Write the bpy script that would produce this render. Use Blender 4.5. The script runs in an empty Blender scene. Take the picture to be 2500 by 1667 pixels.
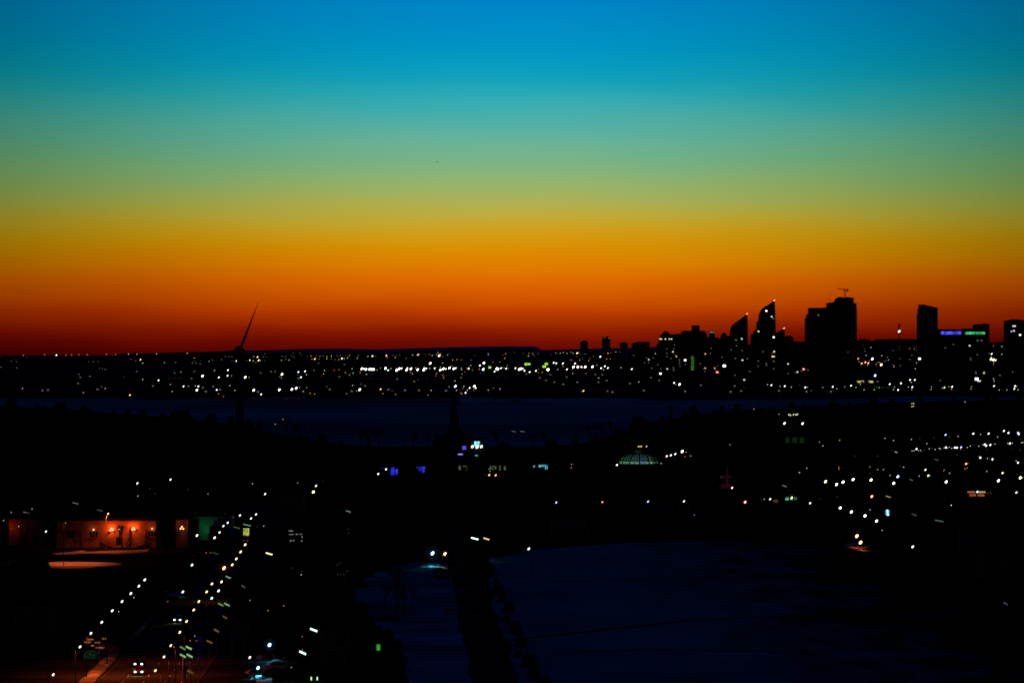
import bpy, bmesh, math, random
from mathutils import Vector, Matrix
random.seed(7)
S = bpy.context.scene
COL = S.collection
R = math.radians

# ------------------------------------------------------------------ camera
F = 7600.0      # focal length in photograph pixels (2500 px wide)
HC = 65.0       # camera height above the near ground
PH = 850.0      # photograph row of the level horizon
cd = bpy.data.cameras.new('camera')
cd.sensor_width = 36.0
cd.lens = F / 2500.0 * 36.0
cd.shift_y = (PH - 833.5) / 2500.0
cd.clip_start = 1.0
cd.clip_end = 120000.0
cam = bpy.data.objects.new('camera', cd)
COL.objects.link(cam)
cam.location = (0, 0, HC)
cam.rotation_euler = (R(90), 0, 0)
S.camera = cam

# ------------------------------------------------------------------ world: dusk sky, sun already below the horizon
def lin(c):
    return tuple(((v / 255) / 12.92 if v <= 10 else ((v / 255 + 0.055) / 1.055) ** 2.4) for v in c)
W = bpy.data.worlds.new('World')
S.world = W
W.use_nodes = True
nt = W.node_tree
nt.nodes.clear()
def N(t, **k):
    n = nt.nodes.new(t)
    for a, b in k.items():
        setattr(n, a, b)
    return n
def L(a, b):
    nt.links.new(a, b)
def M(op, a, b=None, clamp=False):
    n = N('ShaderNodeMath', operation=op)
    n.use_clamp = clamp
    for i, v in enumerate((a, b)):
        if v is None:
            continue
        if isinstance(v, (int, float)):
            n.inputs[i].default_value = v
        else:
            L(v, n.inputs[i])
    return n.outputs[0]
tc = N('ShaderNodeTexCoord')
sep = N('ShaderNodeSeparateXYZ')
L(tc.outputs['Generated'], sep.inputs[0])
elev = M('MULTIPLY', M('ARCSINE', sep.outputs[2]), 180 / math.pi)
azim = M('MULTIPLY', M('ARCTAN2', sep.outputs[0], sep.outputs[1]), 180 / math.pi)
# faint uneven layering of the air
mp = N('ShaderNodeMapping')
mp.inputs['Scale'].default_value = (14, 14, 90)
L(tc.outputs['Generated'], mp.inputs[0])
nz = N('ShaderNodeTexNoise')
nz.inputs['Scale'].default_value = 1.0
nz.inputs['Detail'].default_value = 3
L(mp.outputs[0], nz.inputs[0])
elev2 = M('ADD', elev, M('MULTIPLY', M('SUBTRACT', nz.outputs[0], 0.5), 0.32))
def ramp(fac, stops):
    r = N('ShaderNodeValToRGB')
    e = r.color_ramp.elements
    while len(e) > 1:
        e.remove(e[-1])
    e[0].position, e[0].color = stops[0][0], (*stops[0][1], 1)
    for p, c in stops[1:]:
        x = e.new(p)
        x.color = (*c, 1)
    L(fac, r.inputs[0])
    return r.outputs[0]
def el(py):
    return math.degrees(math.atan((PH - py) / F))
SKY = [(872, (76, 3, 0)), (850, (98, 8, 0)), (830, (117, 17, 0)), (805, (144, 32, 0)), (765, (184, 59, 0)), (722, (212, 88, 0)),
       (680, (224, 108, 0)), (637, (223, 130, 0)), (603, (218, 145, 4)), (572, (212, 157, 20)), (542, (201, 167, 44)), (510, (183, 175, 72)),
       (457, (152, 180, 106)), (393, (122, 180, 134)), (335, (99, 178, 157)), (298, (82, 176, 167)), (262, (60, 173, 176)), (228, (38, 168, 184)), (195, (20, 162, 189)),
       (160, (8, 156, 193)), (110, (0, 147, 197)), (60, (0, 140, 198)), (0, (0, 132, 198)), (-80, (0, 118, 186))]
E0, E1 = -0.25, 8.0
low = ramp(M('DIVIDE', M('SUBTRACT', elev2, E0), E1 - E0, True), [((el(p) - E0) / (E1 - E0), lin(c)) for p, c in SKY] + [(1.0, lin((0, 108, 175)))])
high = ramp(M('POWER', M('DIVIDE', M('SUBTRACT', elev, E1), 90 - E1, True), 0.5),
            [(0.0, lin((0, 108, 175))), (0.15, lin((0, 74, 148))), (0.28, lin((0, 30, 96))), (0.42, lin((0, 6, 46))),
             (0.65, lin((0, 1.2, 30))), (1.0, lin((0, 0.8, 25)))])
mix = N('ShaderNodeMix', data_type='RGBA')
L(M('GREATER_THAN', elev2, E1), mix.inputs[0])
L(low, mix.inputs[6]); L(high, mix.inputs[7])
# the afterglow is brightest where the sun went down and fades round the horizon
g = M('EXPONENT', M('MULTIPLY', M('POWER', M('ABSOLUTE', M('DIVIDE', azim, 10.1)), 2.0), -1.0))
g = M('ADD', M('MULTIPLY', g, 0.93), 0.07)
up = N('ShaderNodeMapRange')
up.inputs[1].default_value = 8.0; up.inputs[2].default_value = 50.0
L(elev, up.inputs[0])
gm = N('ShaderNodeMix', data_type='FLOAT')
L(up.outputs[0], gm.inputs[0]); L(g, gm.inputs[2]); gm.inputs[3].default_value = 1.0
# away from the glow the low air goes deep red and the higher air greener
away = M('SUBTRACT', 1.0, g)
gk = N('ShaderNodeMapRange')
gk.inputs[1].default_value = 0.1; gk.inputs[2].default_value = 1.6; gk.inputs[3].default_value = -0.75; gk.inputs[4].default_value = 0.28
L(elev, gk.inputs[0])
gk2 = N('ShaderNodeMapRange')
gk2.inputs[1].default_value = 6.0; gk2.inputs[2].default_value = 12.0; gk2.inputs[3].default_value = 1.0; gk2.inputs[4].default_value = 0.0
L(elev, gk2.inputs[0])
gg = M('ADD', 1.0, M('MULTIPLY', M('MULTIPLY', gk.outputs[0], gk2.outputs[0]), away))
cc = N('ShaderNodeCombineColor')
cc.inputs[0].default_value = 1.0; cc.inputs[2].default_value = 1.0
L(gg, cc.inputs[1])
tint = N('ShaderNodeMix', data_type='RGBA', blend_type='MULTIPLY')
tint.inputs[0].default_value = 1.0
L(mix.outputs[2], tint.inputs[6]); L(cc.outputs[0], tint.inputs[7])
bg = N('ShaderNodeBackground')
L(tint.outputs[2], bg.inputs[0]); L(gm.outputs[0], bg.inputs[1])
wo = N('ShaderNodeOutputWorld')
L(bg.outputs[0], wo.inputs[0])

S.view_settings.view_transform = 'Standard'
S.view_settings.look = 'None'
S.view_settings.exposure = 0.0
S.view_settings.gamma = 1.0
S.view_settings.use_curve_mapping = False
S.cycles.max_bounces = 3
S.cycles.diffuse_bounces = 2
S.cycles.filter_width = 1.6

# ------------------------------------------------------------------ materials
MATS = {}
def dark(name, c, c2=None, scale=0.3, rough=0.9, detail=4):
    m = bpy.data.materials.new(name)
    m.use_nodes = True
    t = m.node_tree
    t.nodes.clear()
    o = t.nodes.new('ShaderNodeOutputMaterial')
    d = t.nodes.new('ShaderNodeBsdfDiffuse')
    d.inputs['Roughness'].default_value = rough
    t.links.new(d.outputs[0], o.inputs[0])
    n = t.nodes.new('ShaderNodeTexNoise')
    n.inputs['Scale'].default_value = scale
    n.inputs['Detail'].default_value = detail
    tcn = t.nodes.new('ShaderNodeTexCoord')
    t.links.new(tcn.outputs['Object'], n.inputs[0])
    r = t.nodes.new('ShaderNodeValToRGB')
    c2 = c2 or tuple(v * 0.6 for v in c)
    r.color_ramp.elements[0].position = 0.35
    r.color_ramp.elements[0].color = (*c2, 1)
    r.color_ramp.elements[1].position = 0.65
    r.color_ramp.elements[1].color = (*c, 1)
    t.links.new(n.outputs[0], r.inputs[0])
    t.links.new(r.outputs[0], d.inputs[0])
    MATS[name] = m
    return m
def glow(name, c, s, vary=0.0, scale=3.0):
    m = bpy.data.materials.new(name)
    m.use_nodes = True
    t = m.node_tree
    t.nodes.clear()
    o = t.nodes.new('ShaderNodeOutputMaterial')
    e = t.nodes.new('ShaderNodeEmission')
    e.inputs[0].default_value = (*c, 1)
    e.inputs[1].default_value = s
    if vary:
        n = t.nodes.new('ShaderNodeTexNoise')
        n.inputs['Scale'].default_value = scale
        tcn = t.nodes.new('ShaderNodeTexCoord')
        t.links.new(tcn.outputs['Object'], n.inputs[0])
        mr = t.nodes.new('ShaderNodeMapRange')
        mr.inputs[1].default_value = 0.35; mr.inputs[2].default_value = 0.65
        mr.inputs[3].default_value = s * (1 - vary); mr.inputs[4].default_value = s * (1 + vary)
        t.links.new(n.outputs[0], mr.inputs[0])
        t.links.new(mr.outputs[0], e.inputs[1])
    t.links.new(e.outputs[0], o.inputs[0])
    m.cycles.emission_sampling = 'NONE'
    MATS[name] = m
    return m
ground_m = dark('ground', (0.030, 0.032, 0.030), scale=0.02)
road_m = dark('asphalt', (0.055, 0.055, 0.055), (0.04, 0.04, 0.04), scale=0.4)
kerb_m = dark('kerb_concrete', (0.10, 0.10, 0.10), scale=0.8)
line_m = dark('road_paint', (0.7, 0.7, 0.66), (0.5, 0.5, 0.48), scale=0.9)
snow_m = dark('snow', (0.70, 0.72, 0.75), (0.28, 0.30, 0.32), scale=0.022, detail=8)
snow2_m = dark('trodden_snow', (0.95, 0.96, 0.97), (0.20, 0.21, 0.22), scale=0.045, detail=6)
dirty_snow_m = dark('dirty_snow', (0.40, 0.39, 0.37), (0.10, 0.10, 0.09), scale=0.25, detail=8)
ice_m = dark('lake_ice', (0.66, 0.72, 0.80), (0.22, 0.25, 0.3), scale=0.0022, detail=8)
ice2_m = dark('snowy_ice', (0.95, 0.96, 0.97), (0.7, 0.74, 0.8), scale=0.01)
land_m = dark('far_land', (0.05, 0.055, 0.06), (0.03, 0.03, 0.03), scale=0.0015)
hill_m = dark('pale_hill', (0.8, 0.84, 0.88), (0.3, 0.34, 0.38), scale=0.0012)
def painted_fade_snow():  # patchy grass in snow, plus a painted darkening rightwards, imitating lens falloff
    m = dark('painted_fade_snow', (0.72, 0.74, 0.77), (0.40, 0.42, 0.44), scale=0.02, detail=8)
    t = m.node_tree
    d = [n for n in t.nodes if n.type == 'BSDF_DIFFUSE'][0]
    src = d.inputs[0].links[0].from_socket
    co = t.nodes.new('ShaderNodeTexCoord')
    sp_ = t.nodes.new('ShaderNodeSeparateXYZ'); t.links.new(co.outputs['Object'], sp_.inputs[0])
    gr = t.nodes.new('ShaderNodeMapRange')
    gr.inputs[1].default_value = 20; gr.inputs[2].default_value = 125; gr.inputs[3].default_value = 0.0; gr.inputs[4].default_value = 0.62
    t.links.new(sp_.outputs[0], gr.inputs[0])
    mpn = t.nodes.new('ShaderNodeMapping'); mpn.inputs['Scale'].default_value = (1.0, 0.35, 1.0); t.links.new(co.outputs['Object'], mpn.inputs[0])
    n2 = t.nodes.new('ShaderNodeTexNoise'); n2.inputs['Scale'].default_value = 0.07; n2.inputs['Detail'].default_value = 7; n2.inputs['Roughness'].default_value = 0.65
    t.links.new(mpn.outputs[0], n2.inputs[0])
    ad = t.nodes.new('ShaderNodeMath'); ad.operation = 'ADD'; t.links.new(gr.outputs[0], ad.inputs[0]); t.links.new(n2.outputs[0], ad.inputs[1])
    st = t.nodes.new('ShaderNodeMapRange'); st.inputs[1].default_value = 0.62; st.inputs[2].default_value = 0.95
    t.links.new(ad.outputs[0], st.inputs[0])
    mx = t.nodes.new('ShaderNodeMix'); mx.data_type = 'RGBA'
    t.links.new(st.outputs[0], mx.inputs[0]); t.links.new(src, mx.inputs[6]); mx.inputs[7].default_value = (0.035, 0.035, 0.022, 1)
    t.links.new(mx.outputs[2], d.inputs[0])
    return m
field_m = painted_fade_snow()
conc_m = dark('dark_concrete', (0.09, 0.09, 0.09), scale=0.1)
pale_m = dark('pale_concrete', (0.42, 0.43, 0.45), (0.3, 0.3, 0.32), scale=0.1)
brick_m = dark('brick_wall', (0.34, 0.20, 0.14), (0.24, 0.14, 0.10), scale=0.6)
plaster_m = dark('plaster_wall', (0.62, 0.58, 0.52), (0.46, 0.42, 0.38), scale=0.25)
ochre_m = dark('ochre_render', (0.50, 0.30, 0.16), (0.34, 0.19, 0.10), scale=0.35, detail=7)
roof_m = dark('dark_roof', (0.035, 0.035, 0.038), scale=0.3)
steel_m = dark('steel', (0.08, 0.085, 0.09), scale=2)
post_m = dark('black_post_paint', (0.012, 0.012, 0.012), scale=2)
pale_steel_m = dark('galvanised_steel', (0.45, 0.45, 0.45), scale=2)
bark_m = dark('bark', (0.06, 0.045, 0.035), scale=3)
leaf_m = dark('evergreen_needles', (0.05, 0.07, 0.035), (0.02, 0.035, 0.015), scale=1.5)
glass_m = dark('dark_glass', (0.02, 0.022, 0.025), scale=1)
tyre_m = dark('tyre_rubber', (0.02, 0.02, 0.02), scale=4)
white_m = dark('turbine_white', (0.10, 0.10, 0.105), scale=0.5)
TINT = {'w': (1.0, 0.96, 0.88), 'h': (0.70, 0.82, 1.0), 'o': (1.0, 0.46, 0.20), 'r': (1.0, 0.20, 0.14), 'y': (1.0, 0.86, 0.36), 'g': (0.45, 1.0, 0.38),
        'c': (0.62, 1.0, 0.92), 'b': (0.42, 0.48, 1.0), 'a': (1.0, 0.74, 0.34), 'p': (0.36, 0.22, 1.0)}
WORD = {'h': 'headlight white', 'w': 'white', 'o': 'orange', 'r': 'red', 'y': 'yellow', 'g': 'green', 'c': 'pale cyan', 'b': 'bluish', 'a': 'amber', 'p': 'violet'}
LEVEL = {1: 0.10, 2: 0.75, 3: 2.3, 4: 5.0}
def lamp_mat(c, s):
    k = 'lamp_%s_%s' % (WORD[c].replace(' ', '_'), {1: 'dim', 2: 'medium', 3: 'bright', 4: 'very_bright'}[s])
    return MATS.get(k) or glow(k, TINT[c], LEVEL[s])

# ------------------------------------------------------------------ mesh helpers
class MB:
    def __init__(self):
        self.v, self.f = [], []
    def add(self, v, f):
        o = len(self.v)
        self.v += [tuple(p) for p in v]
        self.f += [tuple(i + o for i in q) for q in f]
        return self
    def box(self, x0, x1, y0, y1, z0, z1):
        return self.add([(x0, y0, z0), (x1, y0, z0), (x1, y1, z0), (x0, y1, z0), (x0, y0, z1), (x1, y0, z1), (x1, y1, z1), (x0, y1, z1)],
                        [(0, 3, 2, 1), (4, 5, 6, 7), (0, 1, 5, 4), (1, 2, 6, 5), (2, 3, 7, 6), (3, 0, 4, 7)])
    def tube(self, a, b, r0, r1, n=6):
        a, b = Vector(a), Vector(b)
        d = (b - a).normalized()
        u = d.orthogonal().normalized()
        w = d.cross(u)
        v = []
        for p, r in ((a, r0), (b, r1)):
            for i in range(n):
                t = 2 * math.pi * i / n
                v.append(p + u * (r * math.cos(t)) + w * (r * math.sin(t)))
        f = [(i, (i + 1) % n, n + (i + 1) % n, n + i) for i in range(n)]
        f += [tuple(range(n - 1, -1, -1)), tuple(range(n, 2 * n))]
        return self.add(v, f)
    def prism(self, pts, y0, y1):                      # outline in x,z pushed along y
        n = len(pts)
        v = [(x, y0, z) for x, z in pts] + [(x, y1, z) for x, z in pts]
        f = [tuple(range(n)), tuple(range(2 * n - 1, n - 1, -1))]
        f += [(i, n + i, n + (i + 1) % n, (i + 1) % n) for i in range(n)]
        return self.add(v, f)
    def ball(self, c, rx, ry, rz, n=10, m=6):
        v = [(c[0], c[1], c[2] - rz)]
        for j in range(1, m):
            t = math.pi * j / m - math.pi / 2
            for i in range(n):
                p = 2 * math.pi * i / n
                v.append((c[0] + rx * math.cos(t) * math.cos(p), c[1] + ry * math.cos(t) * math.sin(p), c[2] + rz * math.sin(t)))
        v.append((c[0], c[1], c[2] + rz))
        f = [(0, 1 + (i + 1) % n, 1 + i) for i in range(n)]
        for j in range(m - 2):
            for i in range(n):
                a, b = 1 + j * n + i, 1 + j * n + (i + 1) % n
                f.append((a, b, b + n, a + n))
        o = 1 + (m - 2) * n
        f += [(o + i, o + (i + 1) % n, len(v) - 1) for i in range(n)]
        return self.add(v, f)
    def mesh(self, name):
        m = bpy.data.meshes.new(name)
        m.from_pydata(self.v, [], self.f)
        m.validate()
        b = bmesh.new(); b.from_mesh(m)
        bmesh.ops.recalc_face_normals(b, faces=b.faces)
        b.to_mesh(m); b.free()
        return m
def put(name, mesh, mat, parent=None, loc=(0, 0, 0), rot=(0, 0, 0), scale=(1, 1, 1)):
    if isinstance(mesh, MB):
        mesh = mesh.mesh(name)
    if mat is not None and not mesh.materials:
        mesh.materials.append(mat)
    o = bpy.data.objects.new(name, mesh)
    COL.objects.link(o)
    o.location, o.rotation_euler, o.scale = loc, rot, scale
    o.parent = parent
    if mat is not None and mesh.materials[0] != mat:
        o.material_slots[0].link = 'OBJECT'
        o.material_slots[0].material = mat
    return o
def tag(o, label, cat, group=None):
    o['label'] = label
    o['category'] = cat
    if group:
        o['group'] = group
    return o
def thing(name, loc, label, cat, group=None, rz=0):
    o = bpy.data.objects.new(name, None)
    COL.objects.link(o)
    o.location = loc
    o.rotation_euler = (0, 0, rz)
    o.empty_display_size = 0.5
    return tag(o, label, cat, group)
def struct(name, mesh, mat):
    o = put(name, mesh, mat)
    o['kind'] = 'structure'
    return o
def wx(px, Y):
    return (px - 1250.0) / F * Y
def wz(py, Y):
    return HC - (py - PH) / F * Y
def gy(py, h=0.0):                                      # depth at which a point h above the near ground shows on row py
    return (HC - h) * F / (py - PH)
def gp(px, py, h=0.0):
    Y = gy(py, h)
    return Vector((wx(px, Y), Y, h))
def spot(name, loc, parent, power, col, size=150, blend=0.6, rot=(0, 0, 0), soft=0.0):
    l = bpy.data.lights.new(name, 'SPOT')
    l.energy, l.color, l.spot_size, l.spot_blend, l.shadow_soft_size = power, col, R(size), blend, soft
    o = bpy.data.objects.new(name, l)
    COL.objects.link(o)
    o.location, o.rotation_euler, o.parent = loc, rot, parent
    return o

# ------------------------------------------------------------------ terrain, lake, roads
RIDGE = [(-3000, 876), (0, 875), (60, 873), (100, 871), (118, 868), (135, 869), (146, 873.5), (275, 873), (286, 865), (300, 863.5), (400, 861), (470, 859), (560, 857), (650, 855.5),
         (720, 853), (760, 852), (850, 852), (930, 853.5), (1000, 851), (1100, 848.5), (1200, 846.5), (1250, 846), (1300, 846.5), (1314, 849), (1322, 855.5),
         (1400, 853), (1480, 851), (1600, 848), (1700, 846), (1900, 838), (1970, 833), (2090, 831), (2105, 827), (2122, 829), (2128, 833), (2140, 828), (2200, 827.5),
         (2300, 829), (2420, 836), (2440, 834), (2500, 836), (5500, 840)]
def interp(t, x):
    for (a, b), (c, d) in zip(t, t[1:]):
        if a <= x <= c:
            return b + (d - b) * (x - a) / (c - a)
    return t[0][1] if x < t[0][0] else t[-1][1]
YS, YR = 4150.0, 10000.0
SHORE = [(-3000, 4050), (0, 4080), (300, 4120), (306, 3975), (420, 3985), (560, 4020), (900, 4060), (1130, 4110), (1560, 4110), (1572, 4010), (1640, 3985), (1900, 4010), (2100, 4060), (2180, 4200),
         (2240, 4250), (2300, 4280), (2380, 4200), (2500, 4180), (5500, 4150)]
def terrain(px, Y):
    zr = HC - (interp(RIDGE, px) - PH) / F * YR
    ys = interp(SHORE, px)
    t = (Y - ys) / (YR - ys)
    if t <= 0:
        return -0.6
    return 1.2 + (zr - 1.2) * min(t, 1.0)
cols = sorted(set([p for p, _ in RIDGE] + [p for p, _ in SHORE] + list(range(-200, 2720, 20)) + [-1500, -700, 3300, 4200]))
frac = [0, 0.004, 0.03, 0.08, 0.15, 0.25, 0.35, 0.45, 0.55, 0.65, 0.75, 0.85, 0.93, 1.0]
v, f = [], []
for px in cols:
    ys = interp(SHORE, px)
    k = (px - 1250) / F
    for i, t in enumerate(frac):
        Y = ys + (YR - ys) * t
        z = terrain(px, Y) if i else -0.8
        if 0 < t < 1:
            z += 0.7 * math.sin(px * 0.05 + i * 1.7)
        v.append((k * Y, Y, z))
    zr = terrain(px, YR)
    for Y, dz in ((10400, -8), (12000, -25), (30000, -60)):
        v.append((k * Y, Y, max(zr + dz, -5)))
nr = len(frac) + 3
for c in range(len(cols) - 1):
    for j in range(nr - 1):
        a = c * nr + j
        f.append((a, a + nr, a + nr + 1, a + 1))
struct('far_shore_terrain', MB().add(v, f), land_m)
# pale sheet just above the land, over the open upper slope below the ridge
v, f = [], []
hc = [p for p in cols if 540 <= p <= 1640]
for px in hc:
    k = (px - 1250) / F
    for t in (0.86, 0.9, 0.95, 1.0):
        Y = interp(SHORE, px) + (YR - interp(SHORE, px)) * t
        v.append((k * Y, Y, terrain(px, Y) + 1.2))
for c in range(len(hc) - 1):
    for j in range(3):
        a = c * 4 + j
        f.append((a, a + 4, a + 5, a + 1))
struct('pale_hillside', MB().add(v, f), hill_m)
struct('frozen_lake', MB().add([(-9000, 1200, -0.6), (9000, 1200, -0.6), (9000, 5200, -0.6), (-9000, 5200, -0.6)], [(0, 1, 2, 3)]), ice_m)
def blobsheet(name, pts, z, mat, n=40, wob=0.0):
    m = MB().add([(x, y, z) for x, y in pts], [tuple(range(len(pts)))])
    return struct(name, m, mat)
def icestrip(p0, p1, pya, pyb):
    n = 24
    top, bot = [], []
    for i in range(n + 1):
        p = p0 + (p1 - p0) * i / n
        e = math.sin(math.pi * i / n) ** 0.4
        a = pya + random.uniform(-0.5, 0.5)
        b = pya + (pyb - pya) * e * random.uniform(0.55, 1.0) + 0.6
        Ya, Yb = (HC + 0.59) * F / (a - PH), (HC + 0.59) * F / (b - PH)
        top.append((wx(p, Ya), Ya)); bot.append((wx(p, Yb), Yb))
    blobsheet('snow_drift_on_ice', top + bot[::-1], -0.58, ice2_m)
icestrip(1118, 1200, 972.5, 990)
icestrip(1240, 1572, 972.5, 988)
icestrip(1190, 1270, 975, 984)
icestrip(1720, 1860, 979, 984)
NEAR = [(-3000, 3600), (0, 3500), (150, 3300), (330, 3050), (480, 2800), (600, 2600), (690, 2350), (800, 2150), (900, 2060), (1300, 2040), (1420, 2150), (1500, 2350), (1600, 2750),
        (1700, 3100), (1850, 3350), (2000, 3500), (2240, 3780), (2330, 3850), (2500, 3900), (5500, 3800)]
pts = [(wx(p, y) + random.uniform(-4, 4), y) for p, y in NEAR]
struct('ground', MB().add([(-9000, -3000, 0)] + [(9000, -3000, 0)] + [(x, y, 0) for x, y in pts[::-1]], [tuple(range(len(pts) + 2))]), ground_m)

def rough_edge(P_, amp=0.03):
    out = []
    ph = random.uniform(0, 6)
    for i, p in enumerate(P_):
        q = P_[(i + 1) % len(P_)]
        L_ = (q - p).length
        n = max(1, min(30, int(L_ / 1.5)))
        nrm = Vector((-(q - p).y, (q - p).x, 0)).normalized()
        am = min(0.8, amp * L_)
        for k in range(n):
            t = k / n
            u = t * L_
            w = math.sin(u * 0.06 + ph) * 0.8 + math.sin(u * 0.17 + 2 * ph) * 0.4 + random.uniform(-0.1, 0.1)
            out.append(p + (q - p) * t + nrm * (am * w * math.sin(math.pi * t) ** 0.5))
    return out
def sheet(name, pix, z, mat, h=0.0):
    pts = rough_edge([gp(a, b, z) for a, b in pix])
    return struct(name, MB().add([(p.x, p.y, z) for p in pts], [tuple(range(len(pts)))]), mat)
# big open snow field, lower right
field = [(1195, 1362), (1290, 1344), (1400, 1333), (1550, 1324), (1700, 1321), (1850, 1324), (1960, 1333), (2060, 1350), (2150, 1375), (2260, 1412), (2370, 1455), (2470, 1500),
         (2560, 1600), (2620, 1700), (1285, 1700), (1262, 1640), (1236, 1560), (1212, 1500), (1196, 1440)]
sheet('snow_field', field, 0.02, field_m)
# snowy lot left of the street
lot = [(868, 1440), (900, 1405), (960, 1382), (1010, 1372), (1080, 1370), (1102, 1375), (1116, 1450), (1128, 1560), (1145, 1640), (1152, 1700), (1010, 1700), (990, 1600), (950, 1545), (905, 1520), (875, 1480)]
sheet('snow_lot', lot, 0.02, snow2_m)
def strip(name, pix, width, z, mat):
    P_ = [gp(a, b, 0) for a, b in pix]
    Lf, Rt = [], []
    for i, p in enumerate(P_):
        d = (P_[min(i + 1, len(P_) - 1)] - P_[max(i - 1, 0)]).normalized()
        n = Vector((-d.y, d.x, 0)) * width / 2
        Lf.append(p + n); Rt.append(p - n)
    n = len(P_)
    return struct(name, MB().add([(q.x, q.y, z) for q in Lf + Rt], [(i, i + 1, n + i + 1, n + i) for i in range(n - 1)]), mat)
strip('path', [(1250, 1422), (1400, 1419), (1543, 1415), (1660, 1409), (1753, 1406), (1919, 1408), (2062, 1415), (2180, 1430)], 3.2, 0.026, road_m)
strip('path', [(1240, 1563), (1390, 1546), (1521, 1531), (1681, 1515), (1825, 1505), (2029, 1501), (2250, 1505)], 3.0, 0.030, road_m)
strip('path', [(1400, 1590), (1620, 1584), (1974, 1590), (2250, 1584)], 2.6, 0.026, road_m)
strip('street', [(1215, 1720), (1180, 1600), (1150, 1480), (1128, 1400), (1110, 1340), (1098, 1290)], 6.5, 0.034, road_m)
# boulevard with two rows of lamps, lower left
def bv(Y):
    return -67.5 - (Y - 530) * 0.030 - max(0, Y - 900) * 0.03
v, f = [], []
YY = list(range(380, 1320, 30))
for Y in YY:
    v += [(bv(Y) - 10.5, Y, 0.03), (bv(Y) + 8.5, Y, 0.03)]
struct('boulevard', MB().add(v, [(2 * i, 2 * i + 1, 2 * i + 3, 2 * i + 2) for i in range(len(YY) - 1)]), road_m)
for side, x0, x1 in (('kerb_left', -10.9, -10.5), ('kerb_right', 8.5, 8.9)):
    m = MB()
    for a, b in zip(YY, YY[1:]):
        va = [(bv(Y) + x, Y, z) for Y in (a, b) for x in (x0, x1) for z in (0.0, 0.16)]
        m.add(va, [(1, 3, 7, 5), (0, 1, 5, 4), (2, 6, 7, 3)])
    struct('kerb', m, kerb_m)
m = MB()
for Y in range(400, 1280, 12):
    for dx in (-6.0, -2.0, 2.2, 5.4):
        a, b = Y, Y + 4
        m.add([(bv(a) + dx - 0.08, a, 0.038), (bv(a) + dx + 0.08, a, 0.038), (bv(b) + dx + 0.08, b, 0.038), (bv(b) + dx - 0.08, b, 0.038)], [(0, 1, 2, 3)])
struct('lane_markings', m, line_m)
# cleared snow heaped along the boulevard's left verge
def bank(name, y0, y1, xo, w, hgt, mat=dirty_snow_m):
    n = max(4, int((y1 - y0) / 4))
    m = MB(); v = []; f = []
    for i in range(n + 1):
        Y = y0 + (y1 - y0) * i / n
        e = min(1, 4 * i / n, 4 * (n - i) / n)
        hh = hgt * e * random.uniform(0.6, 1.2); ww = w * (0.5 + 0.5 * e) * random.uniform(0.85, 1.15)
        c = bv(Y) + xo
        v += [(c - ww / 2, Y, 0), (c - ww * 0.2, Y, hh), (c + ww * 0.25, Y, hh * 0.8), (c + ww / 2, Y, 0)]
    for i in range(n):
        for j in range(3):
            a = 4 * i + j
            f.append((a, a + 1, a + 5, a + 4))
    struct(name, m.add(v, f), mat)
bank('snow_bank', 592, 668, -13.2, 3.0, 0.5)
bank('snow_bank', 690, 760, -13.0, 2.0, 0.35)
sheet('snow_patch', [(62, 1383), (80, 1374), (150, 1370), (225, 1371), (285, 1373), (300, 1378), (235, 1383), (190, 1389), (120, 1386)], 0.03, snow2_m)
sheet('snow_patch', [(125, 1350), (200, 1343), (215, 1346), (260, 1344), (365, 1341), (360, 1347), (290, 1352), (215, 1350), (140, 1354)], 0.03, snow2_m)
sheet('snow_patch', [(2055, 1326), (2100, 1324), (2125, 1334), (2090, 1342)], 0.03, snow2_m)
sheet('snow_patch', [(2095, 1341), (2120, 1343), (2140, 1349), (2110, 1347)], 0.03, snow2_m)
sheet('snow_patch', [(402, 1447), (450, 1444), (462, 1449), (452, 1457), (415, 1454)], 0.03, snow2_m)
sheet('snow_patch', [(600, 1640), (625, 1625), (660, 1618), (690, 1606), (695, 1622), (660, 1630), (640, 1652), (612, 1658)], 0.03, snow2_m)
sheet('snow_patch', [(625, 1660), (660, 1650), (662, 1668), (640, 1680)], 0.03, snow2_m)

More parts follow.
